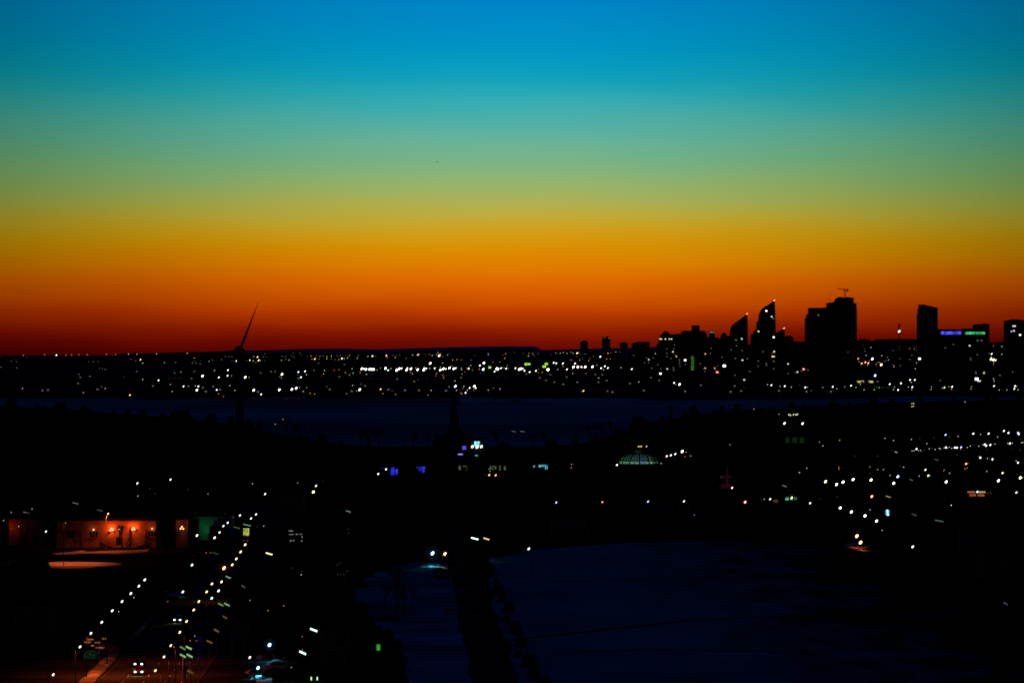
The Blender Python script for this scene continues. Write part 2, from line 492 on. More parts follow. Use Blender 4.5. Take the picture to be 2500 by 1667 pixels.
# ------------------------------------------------------------------ far shore towers
TOWERS = []
def zoom(pts, ox, oy, s):
    return [(ox + x / s, oy + y / s) for x, y in pts]
def tower(name, label, out, Y, depth=26, mat=conc_m, balc=None, base=None):
    """out: roofline from left foot to right foot in photograph pixels"""
    x0, x1 = out[0][0], out[-1][0]
    cx = wx((x0 + x1) / 2, Y)
    zb = terrain((x0 + x1) / 2, Y) - 2.5
    root = thing(name, (cx, Y, zb), label, 'tower' if 'tower' in name else 'building')
    pts = [(wx(p, Y) - cx, wz(q, Y) - zb) for p, q in out]
    poly = [(pts[0][0], 0)] + pts + [(pts[-1][0], 0)]
    put('wall', MB().prism(poly, 0, depth), mat, root)
    # parapet caps on the level roof pieces
    k = 0
    for (xa, za), (xb, zb2) in zip(pts, pts[1:]):
        if abs(za - zb2) < 0.8 and xb - xa > 4 and k < 4:
            put('parapet', MB().box(xa - 0.3, xb + 0.3, -0.3, depth + 0.3, (za + zb2) / 2 - 0.4, (za + zb2) / 2 + 0.7), mat, root)
            k += 1
    if balc:
        m = MB()
        for side in balc:
            ztop = max(z for x, z in pts) - 6
            z = 8.0
            while z < ztop:
                # outline edge at this height
                xs = []
                for (xa, za), (xb, zb2) in zip(poly, poly[1:]):
                    if za != zb2 and min(za, zb2) <= z <= max(za, zb2):
                        xs.append(xa + (xb - xa) * (z - za) / (zb2 - za))
                if len(xs) >= 2:
                    if side == 'R':
                        e = max(xs); m.box(e - 0.2, e + 1.9, 3, depth - 3, z, z + 0.5)
                    else:
                        e = min(xs); m.box(e - 1.9, e + 0.2, 3, depth - 3, z, z + 0.5)
                z += 3.3
        b = put('balconies', m, mat, root)
        b['kind'] = 'stuff'
    t = dict(root=root, out=out, Y=Y, cx=cx, zb=zb)
    TOWERS.append(t)
    return t
def roofline(t, px):
    o = t['out']
    if px < o[0][0] + 0.5 or px > o[-1][0] - 0.5:
        return None
    best = None
    for (a, b), (c, d) in zip(o, o[1:]):
        if a <= px <= c and c > a:
            y = b + (d - b) * (px - a) / (c - a)
            best = y if best is None else min(best, y)
    return best
Z = lambda p: zoom(p, 1380, 680, 4.2)
ZR = lambda p: zoom(p, 1940, 680, 4.2)
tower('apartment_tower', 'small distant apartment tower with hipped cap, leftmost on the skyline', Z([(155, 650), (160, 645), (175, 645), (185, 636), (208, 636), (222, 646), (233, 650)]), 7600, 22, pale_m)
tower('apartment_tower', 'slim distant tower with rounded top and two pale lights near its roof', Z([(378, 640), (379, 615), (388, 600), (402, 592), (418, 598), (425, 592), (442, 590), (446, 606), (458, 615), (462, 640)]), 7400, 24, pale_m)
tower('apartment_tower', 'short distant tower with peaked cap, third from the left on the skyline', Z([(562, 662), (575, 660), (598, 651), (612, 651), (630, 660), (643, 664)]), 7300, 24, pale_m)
tower('apartment_block', 'wide low dark block between the small distant towers and the peaked tower', Z([(685, 665), (700, 660), (730, 655), (762, 646), (800, 652), (864, 650), (866, 690)]), 5600, 30, conc_m)
tower('peaked_tower', 'dark tower with pyramid roof above a row of four yellow lights', Z([(935, 720), (945, 685), (962, 650), (968, 622), (982, 600), (986, 578), (1005, 558), (1035, 536), (1062, 556), (1084, 578), (1090, 600)]), 5000, 28, conc_m)
tower('apartment_block', 'stepped dark block between the peaked tower and the block with rooftop box', Z([(1086, 590), (1090, 575), (1138, 572), (1140, 582), (1150, 572), (1198, 568)]), 5100, 28, conc_m)
tower('apartment_block', 'broad dark block carrying a tall rooftop box', Z([(1196, 545), (1215, 540), (1306, 540), (1307, 484), (1378, 483), (1379, 538), (1430, 540), (1450, 562), (1458, 600)]), 5000, 30, conc_m)
tower('apartment_tower', 'narrow tower with flared pale lit cap beside the broad block', Z([(1466, 610), (1482, 590), (1486, 562), (1476, 552), (1478, 543), (1535, 543), (1538, 552), (1530, 562), (1537, 600), (1572, 606), (1590, 630)]), 5000, 24, conc_m)
tower('apartment_tower', 'small dark tower with rounded top left of the shorter sail tower', Z([(1594, 640), (1600, 600), (1612, 570), (1625, 556), (1640, 556), (1654, 575), (1660, 592), (1697, 592)]), 5100, 24, conc_m)
tower('sail_tower', 'shorter sail shaped tower with curved left edge and red beacon', Z([(1694, 640), (1698, 580), (1704, 515), (1716, 485), (1735, 465), (1790, 427), (1835, 392), (1855, 375), (1862, 366), (1867, 370), (1870, 450), (1872, 640)]), 4600, 26, conc_m, 'R')
tower('sail_tower', 'taller sail shaped tower with stepped left edge and red beacon', Z([(1915, 640), (1918, 572), (1944, 566), (1946, 548), (1956, 530), (1974, 530), (1978, 442), (1996, 430), (2000, 372), (2018, 330), (2042, 300), (2085, 272), (2122, 250), (2144, 230), (2149, 236), (2152, 330), (2158, 550), (2162, 640)]), 4500, 28, conc_m, 'LR')
tower('wedge_building', 'low wedge roofed building with red beacon right of the taller sail tower', Z([(2159, 556), (2185, 550), (2220, 532), (2240, 518), (2248, 518), (2252, 640)]), 4650, 26, conc_m)
tower('apartment_block', 'low dark block between the wedge building and the tower with crane', Z([(2250, 596), (2275, 590), (2320, 592), (2338, 604), (2346, 640), (2480, 660)]), 4900, 26, conc_m)
big = tower('stepped_tower', 'massive stepped dark tower carrying a crane, largest on the skyline', ZR([(128, 640), (128, 410), (140, 400), (140, 366), (162, 360), (162, 306), (265, 304), (290, 298), (300, 303), (348, 300), (350, 248), (378, 246), (434, 236), (435, 205), (455, 200), (462, 188), (490, 188), (496, 200), (530, 198), (548, 188), (568, 192), (575, 200), (605, 200), (608, 252), (632, 252), (638, 330), (638, 640)]), 4450, 34, conc_m, 'LR')
tower('slab_tower', 'dark slab tower with slanted top left of the blue lit band', ZR([(1274, 640), (1274, 372), (1288, 360), (1290, 272), (1340, 270), (1400, 283), (1468, 300), (1470, 640)]), 4480, 24, conc_m)
low_t = tower('office_block', 'wide low block with blue and green lit bands under its roof', ZR([(1466, 526), (1560, 521), (1640, 526), (1700, 528), (1740, 518), (1858, 515), (1860, 475), (1885, 466), (1996, 462), (2000, 640)]), 4560, 34, conc_m)
tower('apartment_tower', 'dark tower cut off by the right edge of the photo', ZR([(2172, 640), (2175, 432), (2232, 424), (2300, 422), (2420, 430), (2425, 640)]), 4500, 28, conc_m)
def on_tower(t, px, py, dy=-0.25):
    return (wx(px, t['Y'] + dy) - t['cx'], dy, wz(py, t['Y'] + dy) - t['zb'])
def panel(t, name, px0, px1, py0, py1, mat, d=0.4):
    x0, _, z1 = on_tower(t, px0, py0); x1, _, z0 = on_tower(t, px1, py1)
    return put(name, MB().box(x0, x1, -d, 0.2, z0, z1), mat, t['root'])
blue_m = glow('blue_band_light', (0.06, 0.07, 0.85), 1.0, 0.6, 0.12)
green_m = glow('green_band_light', (0.03, 0.42, 0.14), 1.0, 0.6, 0.15)
for i in range(5):
    a = 2297.5 + i * 10
    panel(low_t, 'lit_window', a, a + 9.2, 808.8, 816.5, blue_m)
for i in range(6):
    a = 2357 + i * 8.1
    panel(low_t, 'lit_window', a, a + 7.2, 810, 816.2, green_m)
stripe_m = glow('green_stairwell_light', (0.02, 0.09, 0.01), 1.0, 0.7, 0.3)
panel(TOWERS[6], 'stairwell_glazing', 1687, 1694.5, 869, 904, stripe_m)
cyan_strip = glow('cyan_strip_light', (0.55, 1.0, 0.9), 2.0)
cap_m = glow('pale_cap_light', (0.10, 0.16, 0.17), 1.0, 0.5, 0.3)
panel(TOWERS[7], 'lit_cap', 1733, 1744, 809.6, 812.6, cap_m)
# floor edges: thin slabs across the fronts so the far walls are not bare sheets
for t in TOWERS[4:]:
    m = MB()
    o = t['out']
    zz = 12.0
    xs0 = [wx(p, t['Y']) - t['cx'] for p, _ in o]
    ztop = min(wz(q, t['Y']) - t['zb'] for _, q in o)
    while zz < ztop - 3:
        m.box(min(xs0) + 1.0, max(xs0) - 1.0, -0.22, 0.1, zz, zz + 0.4)
        zz += 3.3
    if m.v:
        b = put('floor_edges', m, conc_m, t['root']); b['kind'] = 'stuff'

UNIT_BALL = MB().ball((0, 0, 0), 1, 1, 1, 10, 6).mesh('lamp_head')
UNIT_BALL.materials.append(lamp_mat('w', 3))
UNIT_POLE = MB().tube((0, 0, 0), (0, 0, 1), 1.0, 0.62, 6).mesh('pole'); UNIT_POLE.materials.append(steel_m)
UNIT_BOX = MB().box(-0.5, 0.5, -0.5, 0.5, -0.5, 0.5).mesh('box'); UNIT_BOX.materials.append(lamp_mat('w', 2))
UNIT_ARM = MB().tube((0, 0, 0), (0.6, 0, 0.22), 0.5, 0.5, 6).tube((0.6, 0, 0.22), (1, 0, 0.22), 0.5, 0.4, 6)
HEADROT = (0, R(-52), 0)          # tips the lit ellipsoids, imitating light points smeared by camera shake
# beacons on roofs
for t, px, py in ((TOWERS[9], 1823.5, 766.5), (TOWERS[10], 1890.3, 733.5), (TOWERS[11], 1914, 801.5)):
    x, _, z = on_tower(t, px, py, 6)
    put('beacon_post', UNIT_POLE, steel_m, t['root'], (x, 6, z - 5), (0, 0, 0), (0.3, 0.3, 5))
    put('beacon', UNIT_BALL, lamp_mat('r', 3), t['root'], (x, 6, z), HEADROT, (1.9, 1.0, 1.0))
for px in (1611.5, 1614.5, 1624.5, 1634.5, 1639.5):
    x, _, z = on_tower(TOWERS[4], px, 827.6)
    put('lit_window', UNIT_BOX, lamp_mat('y', 2), TOWERS[4]['root'], (x, -0.3, z), (0, 0, 0), (2.6, 0.5, 2.0))
# window lights seen on the towers: (tower, px, py, tint, level)
def winlight(t, px, py, c='w', s=2, w=2.4, h=2.2):
    x, y, z = on_tower(t, px, py)
    put('lit_window', UNIT_BOX, lamp_mat(c, s), t['root'], (x, y, z), (0, 0, 0), (w, 0.5, h))
for k, px, py, c, s in ((1, 1476.5, 824.5, 'y', 1), (1, 1487, 826, 'y', 1), (10, 1871, 759, 'w', 3), (10, 1884, 773, 'c', 2), (10, 1888, 778, 'g', 1), (10, 1889, 823, 'w', 3),
                        (10, 1852, 809, 'c', 2), (9, 1811, 827, 'c', 2), (9, 1797, 830, 'w', 1), (13, 1998, 769.5, 'c', 1), (16, 2474, 796, 'w', 2), (16, 2478, 796, 'w', 2),
                        (16, 2475.5, 807.5, 'w', 2), (16, 2469.5, 809, 'b', 2), (16, 2490.5, 817.5, 'w', 3), (15, 2387, 831, 'w', 1), (15, 2396.5, 831, 'w', 1)):
    winlight(TOWERS[k], px, py, c, s)

# crane on the stepped tower
def lattice(m, a, b, w, n, r=0.16):
    a, b = Vector(a), Vector(b)
    d = (b - a).normalized()
    u = Vector((0, 1, 0)) if abs(d.y) < 0.9 else Vector((1, 0, 0))
    s = d.cross(u).normalized()
    cs = [u * w / 2 + s * w / 2, u * w / 2 - s * w / 2, -u * w / 2 - s * w / 2, -u * w / 2 + s * w / 2]
    for c in cs:
        m.tube(a + c, b + c, r, r, 4)
    for i in range(n):
        p, q = a + (b - a) * i / n, a + (b - a) * (i + 1) / n
        for j in range(4):
            m.tube(p + cs[j], q + cs[(j + 1) % 4], r * 0.7, r * 0.7, 4)
    return m
t = big
cz0 = wz(680 + 200 / 4.2, t['Y'] + 12)
cxx = wx(1940 + 515 / 4.2, t['Y'] + 12)
top = wz(680 + 112 / 4.2, t['Y'] + 12)
cr = thing('tower_crane', (cxx, t['Y'] + 12, cz0), 'construction crane with level jib standing on the massive stepped tower', 'crane')
hgt = top - cz0
put('mast', lattice(MB(), (0, 0, -0.5), (0, 0, hgt), 1.9, 6, 0.24), steel_m, cr)
put('jib', lattice(MB(), (0, 0, hgt), (-11.7, 0, hgt + 1.3), 1.2, 8, 0.2), steel_m, cr)
put('counter_jib', lattice(MB(), (0, 0, hgt), (5, 0, hgt + 0.4), 1.2, 4, 0.2), steel_m, cr)
put('counterweight', MB().box(2.6, 5, -0.8, 0.8, hgt - 3, hgt - 0.2), conc_m, cr)
put('cab', MB().box(-1.4, 0.9, -1.4, -0.3, hgt - 2.2, hgt - 0.2).box(-1.6, 1.1, -1.5, -0.2, hgt - 0.2, hgt + 0.05), steel_m, cr)
x, _, z = on_tower(big, 2027.5, 737)
put('antenna', MB().tube((x, 6, z - 3), (x, 6, z + 13), 0.35, 0.15, 5), steel_m, big['root'])
x, _, z = on_tower(TOWERS[14], 2240.3, 850, 5)
hz = wz(754, 4485) - TOWERS[14]['zb']
put('hoist_mast', lattice(MB(), (x, 5, 20), (x, 5, hz), 1.2, 30, 0.22), steel_m, TOWERS[14]['root'])
Y = 4400
ms = thing('telecom_mast', (wx(2195, Y), Y, terrain(2195, Y)), 'slim telecom mast with one bright light, right of the stepped tower', 'mast')
zt = wz(786, Y) - terrain(2195, Y)
put('shaft', lattice(MB(), (0, 0, -1), (0, 0, zt - 10), 2.2, 22, 0.3), steel_m, ms)
put('antenna_cluster', MB().tube((0, 0, zt - 11), (0, 0, zt), 0.5, 0.3).box(-1.8, 1.0, -1, 1, zt - 8, zt - 5.5).box(-0.6, 2.0, -1, 1, zt - 5, zt - 2.6).box(-1.5, 0.6, -.8, .8, zt - 12, zt - 10), steel_m, ms)
put('lamp', UNIT_BALL, lamp_mat('w', 3), ms, (0, -1.6, wz(809, Y) - terrain(2195, Y)), HEADROT, (2.0, 1.3, 1.3))

# ------------------------------------------------------------------ far shore lights
DOTS = []
def dots(ox, oy, s, txt):
    for tok in txt.replace('\n', ';').split(';'):
        tok = tok.strip()
        if not tok:
            continue
        q = tok.split(',')
        DOTS.append((ox + float(q[0]) / s, oy + float(q[1]) / s, int(q[2]) if len(q) > 2 else 1, q[3] if len(q) > 3 else 'w'))
dots(0, 840, 5.88, """337,160,2,o;640,150,2,o;810,158,3;946,157,2,o;1028,155,2,o;1132,152,2,o;1230,148,1,o;1255,153,2,o;1528,145,2,o;1627,150,2,o;1660,150,2,o;1845,143,2;1947,143,1;1968,143,2,y;2248,138,2
4,183,1,o;382,190,1,o;203,220,1,r;247,225,1,r;163,243,1;235,252,1,o;1272,252,1,o;1340,252,1;1405,250,1,o;2017,222,3,o;2050,272,2;1875,212,1;1957,225,1;1948,240,1;15,330,1;243,340,1;1437,345,1;1473,357,1;1510,360,1;1535,358,1;1962,393,1;1133,433,1;1152,477,1;1192,462,1;1290,462,1;1775,478,1,c;2048,507,2;1120,563,1;2275,520,3;2195,600,1;322,635,2;607,665,1;688,658,1;1400,647,1;1460,615,1;1513,635,2;1865,730,3,o;1195,695,1""")
dots(400, 840, 5.88, """335,132,2;437,198,2,o;885,178,1;938,183,1;977,180,1;830,222,1;650,245,2,o;697,228,1;168,260,1;8,265,2,o;410,272,1;433,250,2;478,250,1;462,270,1,y;528,250,2;522,283,1;975,240,1,g;998,243,1,g;1043,240,3,y;1042,262,1,g;1193,240,2,y;1230,233,3,y;1283,240,2,y;1260,180,1;1290,177,2,o;1345,185,3,o;1430,183,1;1463,180,1;1360,233,3,y;1388,233,2,y;1440,237,1;1318,262,1;1448,137,1;1688,230,2,y;1670,228,1;1752,218,2,o;1798,228,2,y;1820,212,2,o;1835,170,1,y;1870,188,1;1700,175,1;1748,175,1;1980,155,1,c;1857,130,1;1953,130,1;2060,178,1,o;2112,170,2,o;2185,170,1;2240,172,2,r;2285,172,1;2340,178,2,o;2125,215,2,o;2168,213,3,o;2230,215,1;2340,210,2,y;2220,272,1
245,402,2,o;153,412,1;437,390,1;65,493,1,r;95,492,1,r;125,490,1,r;165,488,1,r;205,480,1,r;235,478,1,r;268,482,1,r;398,492,1;727,377,2;742,380,1;920,372,3;555,457,4;790,478,3;915,452,3;972,455,2,o;1168,475,4;1225,475,2,o;1540,395,1;1597,393,1;1387,413,1;1697,433,4;1665,468,2;1690,487,2,o;1932,400,3,c;1928,440,2,c;2027,390,3;2047,438,2;1968,475,3;1930,490,1;2155,375,1;2182,370,1,o;2305,378,2,c;2330,385,1,r;2258,425,1,o;2293,427,2,o;2260,455,1,g
93,580,1;282,605,3;353,603,1;452,597,2;495,605,3;122,680,2;475,660,4;560,623,1;603,680,1;708,607,1,y;760,655,3;808,652,1;785,712,2,o;855,752,2,r;948,595,2;1020,662,2;1290,660,4;1352,685,1;1397,720,3;1657,655,4;1838,648,4;1900,632,4;1948,623,2,o;2052,620,2,o;2000,678,2;2100,705,2,o;2165,715,2,o;2345,615,1""")
dots(800, 840, 5.88, """55,172,2,y;12,215,1,y;55,213,1;118,200,2,y;105,222,1,y;160,222,2,o;205,205,3,y;238,208,2,g;285,195,2;138,168,1;185,165,1;263,160,1,o;312,160,2,o;425,200,2,c;440,165,1;578,175,2,y;605,178,1,y;642,172,3,y;685,170,1,y;755,187,1,r;842,162,3,o;855,193,2,o;970,190,2,y;940,160,1,y;985,160,1,o;1030,155,1;1127,205,1;1220,155,2,y;1300,152,3,o;1283,155,2,o;1405,147,1,o;1458,150,2,o;1500,163,2,y;1583,120,2,y;1560,150,2,o;1600,165,4,y;1622,140,2,o;1652,178,1,y;1720,155,2,o;1750,142,1,y;1795,227,2,o;1857,223,2,o;1918,228,1;2060,230,1;2113,158,1,c;2305,150,2,y;2305,130,1,y
240,290,1;1472,275,4;1650,272,2,c;2243,270,4;2185,307,3;2053,307,2,y;1783,315,2,o;1495,328,2,o
350,353,2,c;490,352,4;520,352,3;550,362,4;600,360,4;628,360,4;658,362,4;755,345,2,c;710,372,2,o;728,375,1,o;830,347,4;868,375,3,c;907,350,2,c;960,355,1;985,352,2;990,375,4;1028,352,4;1062,347,3;1143,345,3;1133,370,4;1195,353,4;1222,343,1;1265,337,2,o;1293,365,4;1187,400,2,o;1155,393,2,c;1215,423,2,y;1385,345,3;1378,372,4;1413,350,3;1463,348,2,c;1537,347,3;1620,330,2,c;1618,372,4;1662,353,4;1697,355,3,y;1748,342,4;1810,352,4;1838,345,3;1920,345,2,g;1922,367,2,c;2005,348,2,y;2025,350,3;2087,342,2,c;2078,372,1;2140,355,2,o;2175,358,2,o;2232,362,4;2240,340,2;2300,305,1,o
97,375,2,r;65,385,1,r;162,367,2,r;5,370,1,r;215,405,2,y;255,407,2,o;365,415,2,c;470,388,2,r;467,412,2,o;535,392,1,r;558,432,2,c;632,432,1,c;315,443,1;170,467,1;1563,418,2,o;1553,455,2,r;1665,483,2,o;1655,450,1;1968,400,2,o;1928,430,2,o;1915,480,1;2195,420,1,c;2245,420,1,c;998,502,1;1243,535,2,o;1288,513,1;1827,527,2
357,592,2;460,652,4;415,672,1;375,670,1;345,675,1;272,710,2,o;485,577,1;537,598,1;760,647,3,o;793,710,2,o;975,718,2,o;920,665,1,c;940,665,1,c;870,650,1;1110,663,1;1310,663,1;1485,663,2;1740,612,1;1700,667,1;1440,730,2,r;1833,605,4;1955,605,2;1940,637,2;2038,628,3;2105,603,4;2125,630,3,y;2005,660,2;1850,663,2;1898,660,1,c;1912,700,2,o;1927,713,2,o;1980,697,3;2095,657,1;2305,658,2,c;2313,695,1,r;30,650,1""")
dots(1200, 840, 5.88, """203,135,2,o;168,157,1,o;152,200,2,o;190,202,2,y;328,120,1,o;453,133,1,o;535,130,2,r;553,133,1,o;590,135,2,o;530,168,2;608,163,1;665,108,1,o;668,138,1,y;850,150,1,o;922,125,2,o;950,137,1,g;988,133,2,g;1033,120,2,o;1082,133,2,g;1135,118,2,o;1170,130,2,y;1228,130,3,y;1250,125,2,y;1280,145,1,o;1222,178,1,o;1330,142,1;1355,142,1;1120,230,1,r;1143,228,2,o;1160,230,1,o;1267,228,2,o;1300,210,1;1395,235,2,o;1413,203,1,o;1462,170,1;1562,180,3;1700,178,2,o;1652,213,2,o;1703,212,2,o;1672,132,2,o;1710,125,1;1785,113,2,o;1843,107,2;2040,160,1
18,258,1;120,255,1;225,307,2,o;45,390,3;75,350,4;92,360,4;138,345,3;178,340,1;210,350,3;240,345,1;343,345,3;398,362,4;422,352,4;448,352,3;472,380,3;547,400,3;598,400,1,r;638,382,3;678,362,1,o;672,412,1,o;730,405,2,o;730,267,3;805,363,4;815,367,4;892,267,3;928,275,3,c;1025,278,3;1030,320,2,o;1083,363,3;950,365,2;1163,360,2,o;1177,328,4;1240,327,4;1290,327,3;1345,328,4;1310,335,2;1200,278,3;1225,307,1,o;1450,325,4;1513,300,2,o;1573,345,3;1608,365,2;1628,317,3;1670,342,3;1660,350,2;1700,350,1;1860,337,2;2013,358,3;1165,420,2,c;1358,420,2,r;385,432,1,c;500,430,1
845,437,1;692,483,1;757,500,1;783,520,1;900,545,1;990,558,1;1030,575,1;1078,472,1;1230,545,1;1537,485,2;1533,548,1,y;1590,437,1;1490,437,1;1655,522,1;2113,543,2;1987,565,1;1320,670,3,o;1300,680,2,o;1335,660,2,o;123,643,2;30,635,1;1668,673,1;1735,688,1;2187,665,1;2290,480,1;2257,222,2;2225,197,1;2200,267,1;2258,267,1;2320,197,1;2300,345,1""")
dots(1600, 840, 5.88, """10,133,3;273,8,1;165,67,1;262,70,1;252,110,2;165,135,1;165,178,1;290,160,1;302,178,2,o;225,203,1;428,230,3;345,220,1,c;345,245,1,c;345,280,1;353,315,1;372,265,1;430,290,1;717,140,2,o;790,133,1;803,58,1;1165,25,1;1090,80,1;1245,92,1;940,175,1;955,187,1;1250,230,2;1320,207,1;1548,110,1;1705,107,2;1680,130,1;1680,178,2,y;1703,178,2,y;1705,247,1,c;1695,247,1,c;1700,355,1;1475,315,1,c;1478,243,1;1593,275,1;1595,305,1;35,295,1;80,355,1;73,423,3;170,355,2,y;258,337,1;262,360,1;262,380,1;708,392,1;693,352,1,o;715,345,2,o;852,345,2,o;870,377,1,o;888,402,3,r;918,418,1,r;893,312,1,g;935,317,1;990,312,4;645,280,1;1355,392,1;1143,445,1;1905,283,2;1275,512,2;1138,600,1;1222,632,2,o;1272,625,1,c;1232,670,1;1080,683,1;1610,580,2;1665,588,3;1790,605,2;1858,602,3;1950,615,2;1990,605,2;2012,600,2;2052,613,1;2068,590,1,g;2105,615,1,g;2128,615,2;2152,620,3;2185,617,2;2225,665,1;2170,680,1;1775,668,1;1908,420,1;2010,407,1;2040,400,2;2095,387,1;2130,358,3,r;2190,370,1;55,520,1;268,555,3;290,578,1;347,577,4;655,590,1;427,677,1;1148,205,1""")
dots(2000, 840, 5.88, """627,17,1,c;650,68,1;658,103,1;743,50,2,y;413,115,1,b;672,160,2;898,167,2;980,188,1;992,228,2;948,242,1;1037,83,1;1060,90,1;1153,38,1;1155,80,1;1160,208,1;1160,310,1;1075,322,2;1063,300,1;560,210,3,r;762,213,4
560,240,2,o;572,255,2,o;597,248,2,o;610,278,3,o;622,240,2,o;648,268,2,o;660,242,2,r;663,262,3,o;668,285,2,o;683,262,2,o;690,250,1,r;693,305,2,r;700,290,2,o;705,272,3,o;716,240,2,o;722,280,2,o;738,272,2,o;640,290,1,r;645,300,1,r;600,288,2,r;760,243,2,o;780,247,1,r;675,305,1,r
815,285,2,r;828,272,1,r;845,263,2,r;865,262,2,r;885,264,1,r;820,303,1,o;890,295,4,y
1298,62,2,r;1330,65,2,o;1365,70,2,o;1357,35,1,o;1397,45,1,o;1398,90,1;1330,160,1;1413,150,1;1303,220,1;1355,240,1;1398,267,2;1385,258,1;1440,210,3;1345,357,1;1380,353,2;803,450,4,b
380,577,2,o;505,575,2;592,575,2;458,595,3,c;527,618,2;543,630,1;645,655,2;790,655,2;195,612,3;280,615,2,c;300,620,1;343,613,2,c;365,613,2,c;390,613,2,c;25,618,1;52,622,1;255,640,1;115,667,1;170,680,1
797,622,1,g;815,615,1,g;830,620,1,g;848,615,1,g;862,625,2,g;893,620,1,g;917,622,1,g;970,622,1,g;1003,622,1,g;1040,617,1,g;1080,618,2,g
1067,653,2;1133,657,3;1013,573,3;1115,525,2;1175,562,3;1165,547,1;840,535,1;1303,513,3;1372,513,3;1323,547,2;1280,615,2;1337,615,3;1328,650,2;1398,645,2;1613,613,2;1605,647,2;1767,630,1;1797,622,3,g;1863,610,1;1908,610,3;1900,645,2;2135,607,2;2187,607,2;2178,643,2;2260,500,4;2283,530,2;2308,528,2;2247,400,1;2252,423,1;1740,518,1;1810,53,1;2160,22,2;1927,3,1;2175,200,1;2175,225,1;2270,152,1""")
dots(2300, 840, 11.2, """1405,50,2,r;1637,62,2;1290,260,1;1357,265,3;1347,347,2;1337,413,4,y;1380,360,1,o;1405,430,4,y;1400,390,2,o;1465,440,3;1327,500,2;1410,500,2;1407,555,2,r;1570,265,1;1632,275,2;1718,247,1;1153,747,1;1145,790,2,y;1583,852,1;1932,760,1;1405,945,2;1425,1007,2;1420,1145,3;1390,1220,2;1563,1252,2;1770,1252,2;1850,1155,1,y;1995,1145,3;2040,1155,2,y;1978,1220,3;1895,1237,1;2078,1245,2;2180,1245,1""")

ZONES = [(300, 'near the left edge'), (570, 'left of wind turbine'), (800, 'right of wind turbine'), (1040, 'left of dark spire'),
         (1240, 'behind dark spire'), (1420, 'left of small distant towers'), (1600, 'below small distant towers'), (1780, 'below peaked tower'), (1960, 'below the sail towers'),
         (2120, 'below the stepped tower'), (2260, 'around the telecom mast'), (2420, 'below the blue lit band'), (9999, 'near the right edge')]
def zone(px):
    for a, b in ZONES:
        if px < a:
            return b
def band(py):
    return 'on far ridge' if py < 874 else ('mid far shore' if py < 925 else 'by far waterline')
def solve(px, py, h):
    best = None
    Y = interp(SHORE, px) + 10
    prev = None
    while Y <= YR:
        d = (HC - (py - PH) / F * Y) - (terrain(px, Y) + h)
        if prev is not None and prev[1] > 0 >= d:
            a = prev[0] + (Y - prev[0]) * prev[1] / (prev[1] - d)
            return a, h
        prev = (Y, d)
        Y += 15
    hh = HC - (py - PH) / F * YR - terrain(px, YR)
    if hh > 0.5:
        return YR - 5, hh                        # stands on the crest, seen against the sky
    Y = interp(SHORE, px) + 10
    return Y, max(1.0, HC - (py - PH) / F * Y - terrain(px, Y))
HW = MB().box(-5.5, 5.5, -4, 4, -1.5, 5).prism([(-5.5, 5), (5.5, 5), (0, 8.5)], -4, 4).mesh('wall'); HW.materials.append(brick_m)
HR = MB().add([(-6.2, -4.6, 4.55), (0, -4.6, 8.9), (0, 4.6, 8.9), (-6.2, 4.6, 4.55), (6.2, -4.6, 4.55), (6.2, 4.6, 4.55), (-6.2, -4.6, 4.9), (0, -4.6, 9.25), (0, 4.6, 9.25), (-6.2, 4.6, 4.9), (6.2, -4.6, 4.9), (6.2, 4.6, 4.9)],
              [(6, 7, 8, 9), (7, 10, 11, 8), (0, 1, 7, 6), (1, 4, 10, 7), (3, 9, 8, 2), (2, 8, 11, 5), (0, 6, 9, 3), (4, 5, 11, 10), (0, 3, 2, 1), (1, 2, 5, 4)]).mesh('roof'); HR.materials.append(roof_m)
HCH = MB().box(2.2, 3.1, -0.5, 0.5, 6.0, 10.2).mesh('chimney'); HCH.materials.append(brick_m)
HD = MB().box(-3.6, -2.5, -4.1, -3.95, -0.2, 2.0).mesh('door'); HD.materials.append(roof_m)
LW = MB().box(-8, 8, 0, 11, -1.5, 6.6).mesh('wall'); LW.materials.append(conc_m)
LR_ = MB().box(-8.3, 8.3, -0.3, 11.3, 6.6, 7.1).mesh('roof'); LR_.materials.append(roof_m)
LS = MB().box(2, 5, 4, 7, 7.1, 9.0).mesh('stair_box'); LS.materials.append(conc_m)
SZ = {1: (1.9, 1.3), 2: (2.7, 1.5), 3: (4.6, 2.7), 4: (6.0, 4.0)}       # blob length and width in photograph pixels (before the lens spread)
def street_lamp(loc, h, c, s, Y, label, cat, group, name='street_lamp', far=True):
    root = thing(name, loc, label, cat, group)
    a, b = SZ[s]
    k = Y / F / 2
    cap = 2.6 if far else 0.9
    la, lb = min(a * k, cap), min(b * k, cap * 0.75)
    pr = max(0.12, 0.00003 * Y)
    put('pole', UNIT_POLE, steel_m, root, (0, la * 0.8, -1.0), (0, 0, 0), (pr, pr, h + 1.0))
    put('lamp_head', UNIT_BALL, lamp_mat(c, s), root, (0, 0, h), HEADROT, (la, lb, lb))
    return root
TW = sorted(TOWERS, key=lambda t: t['Y'])
nl = 0
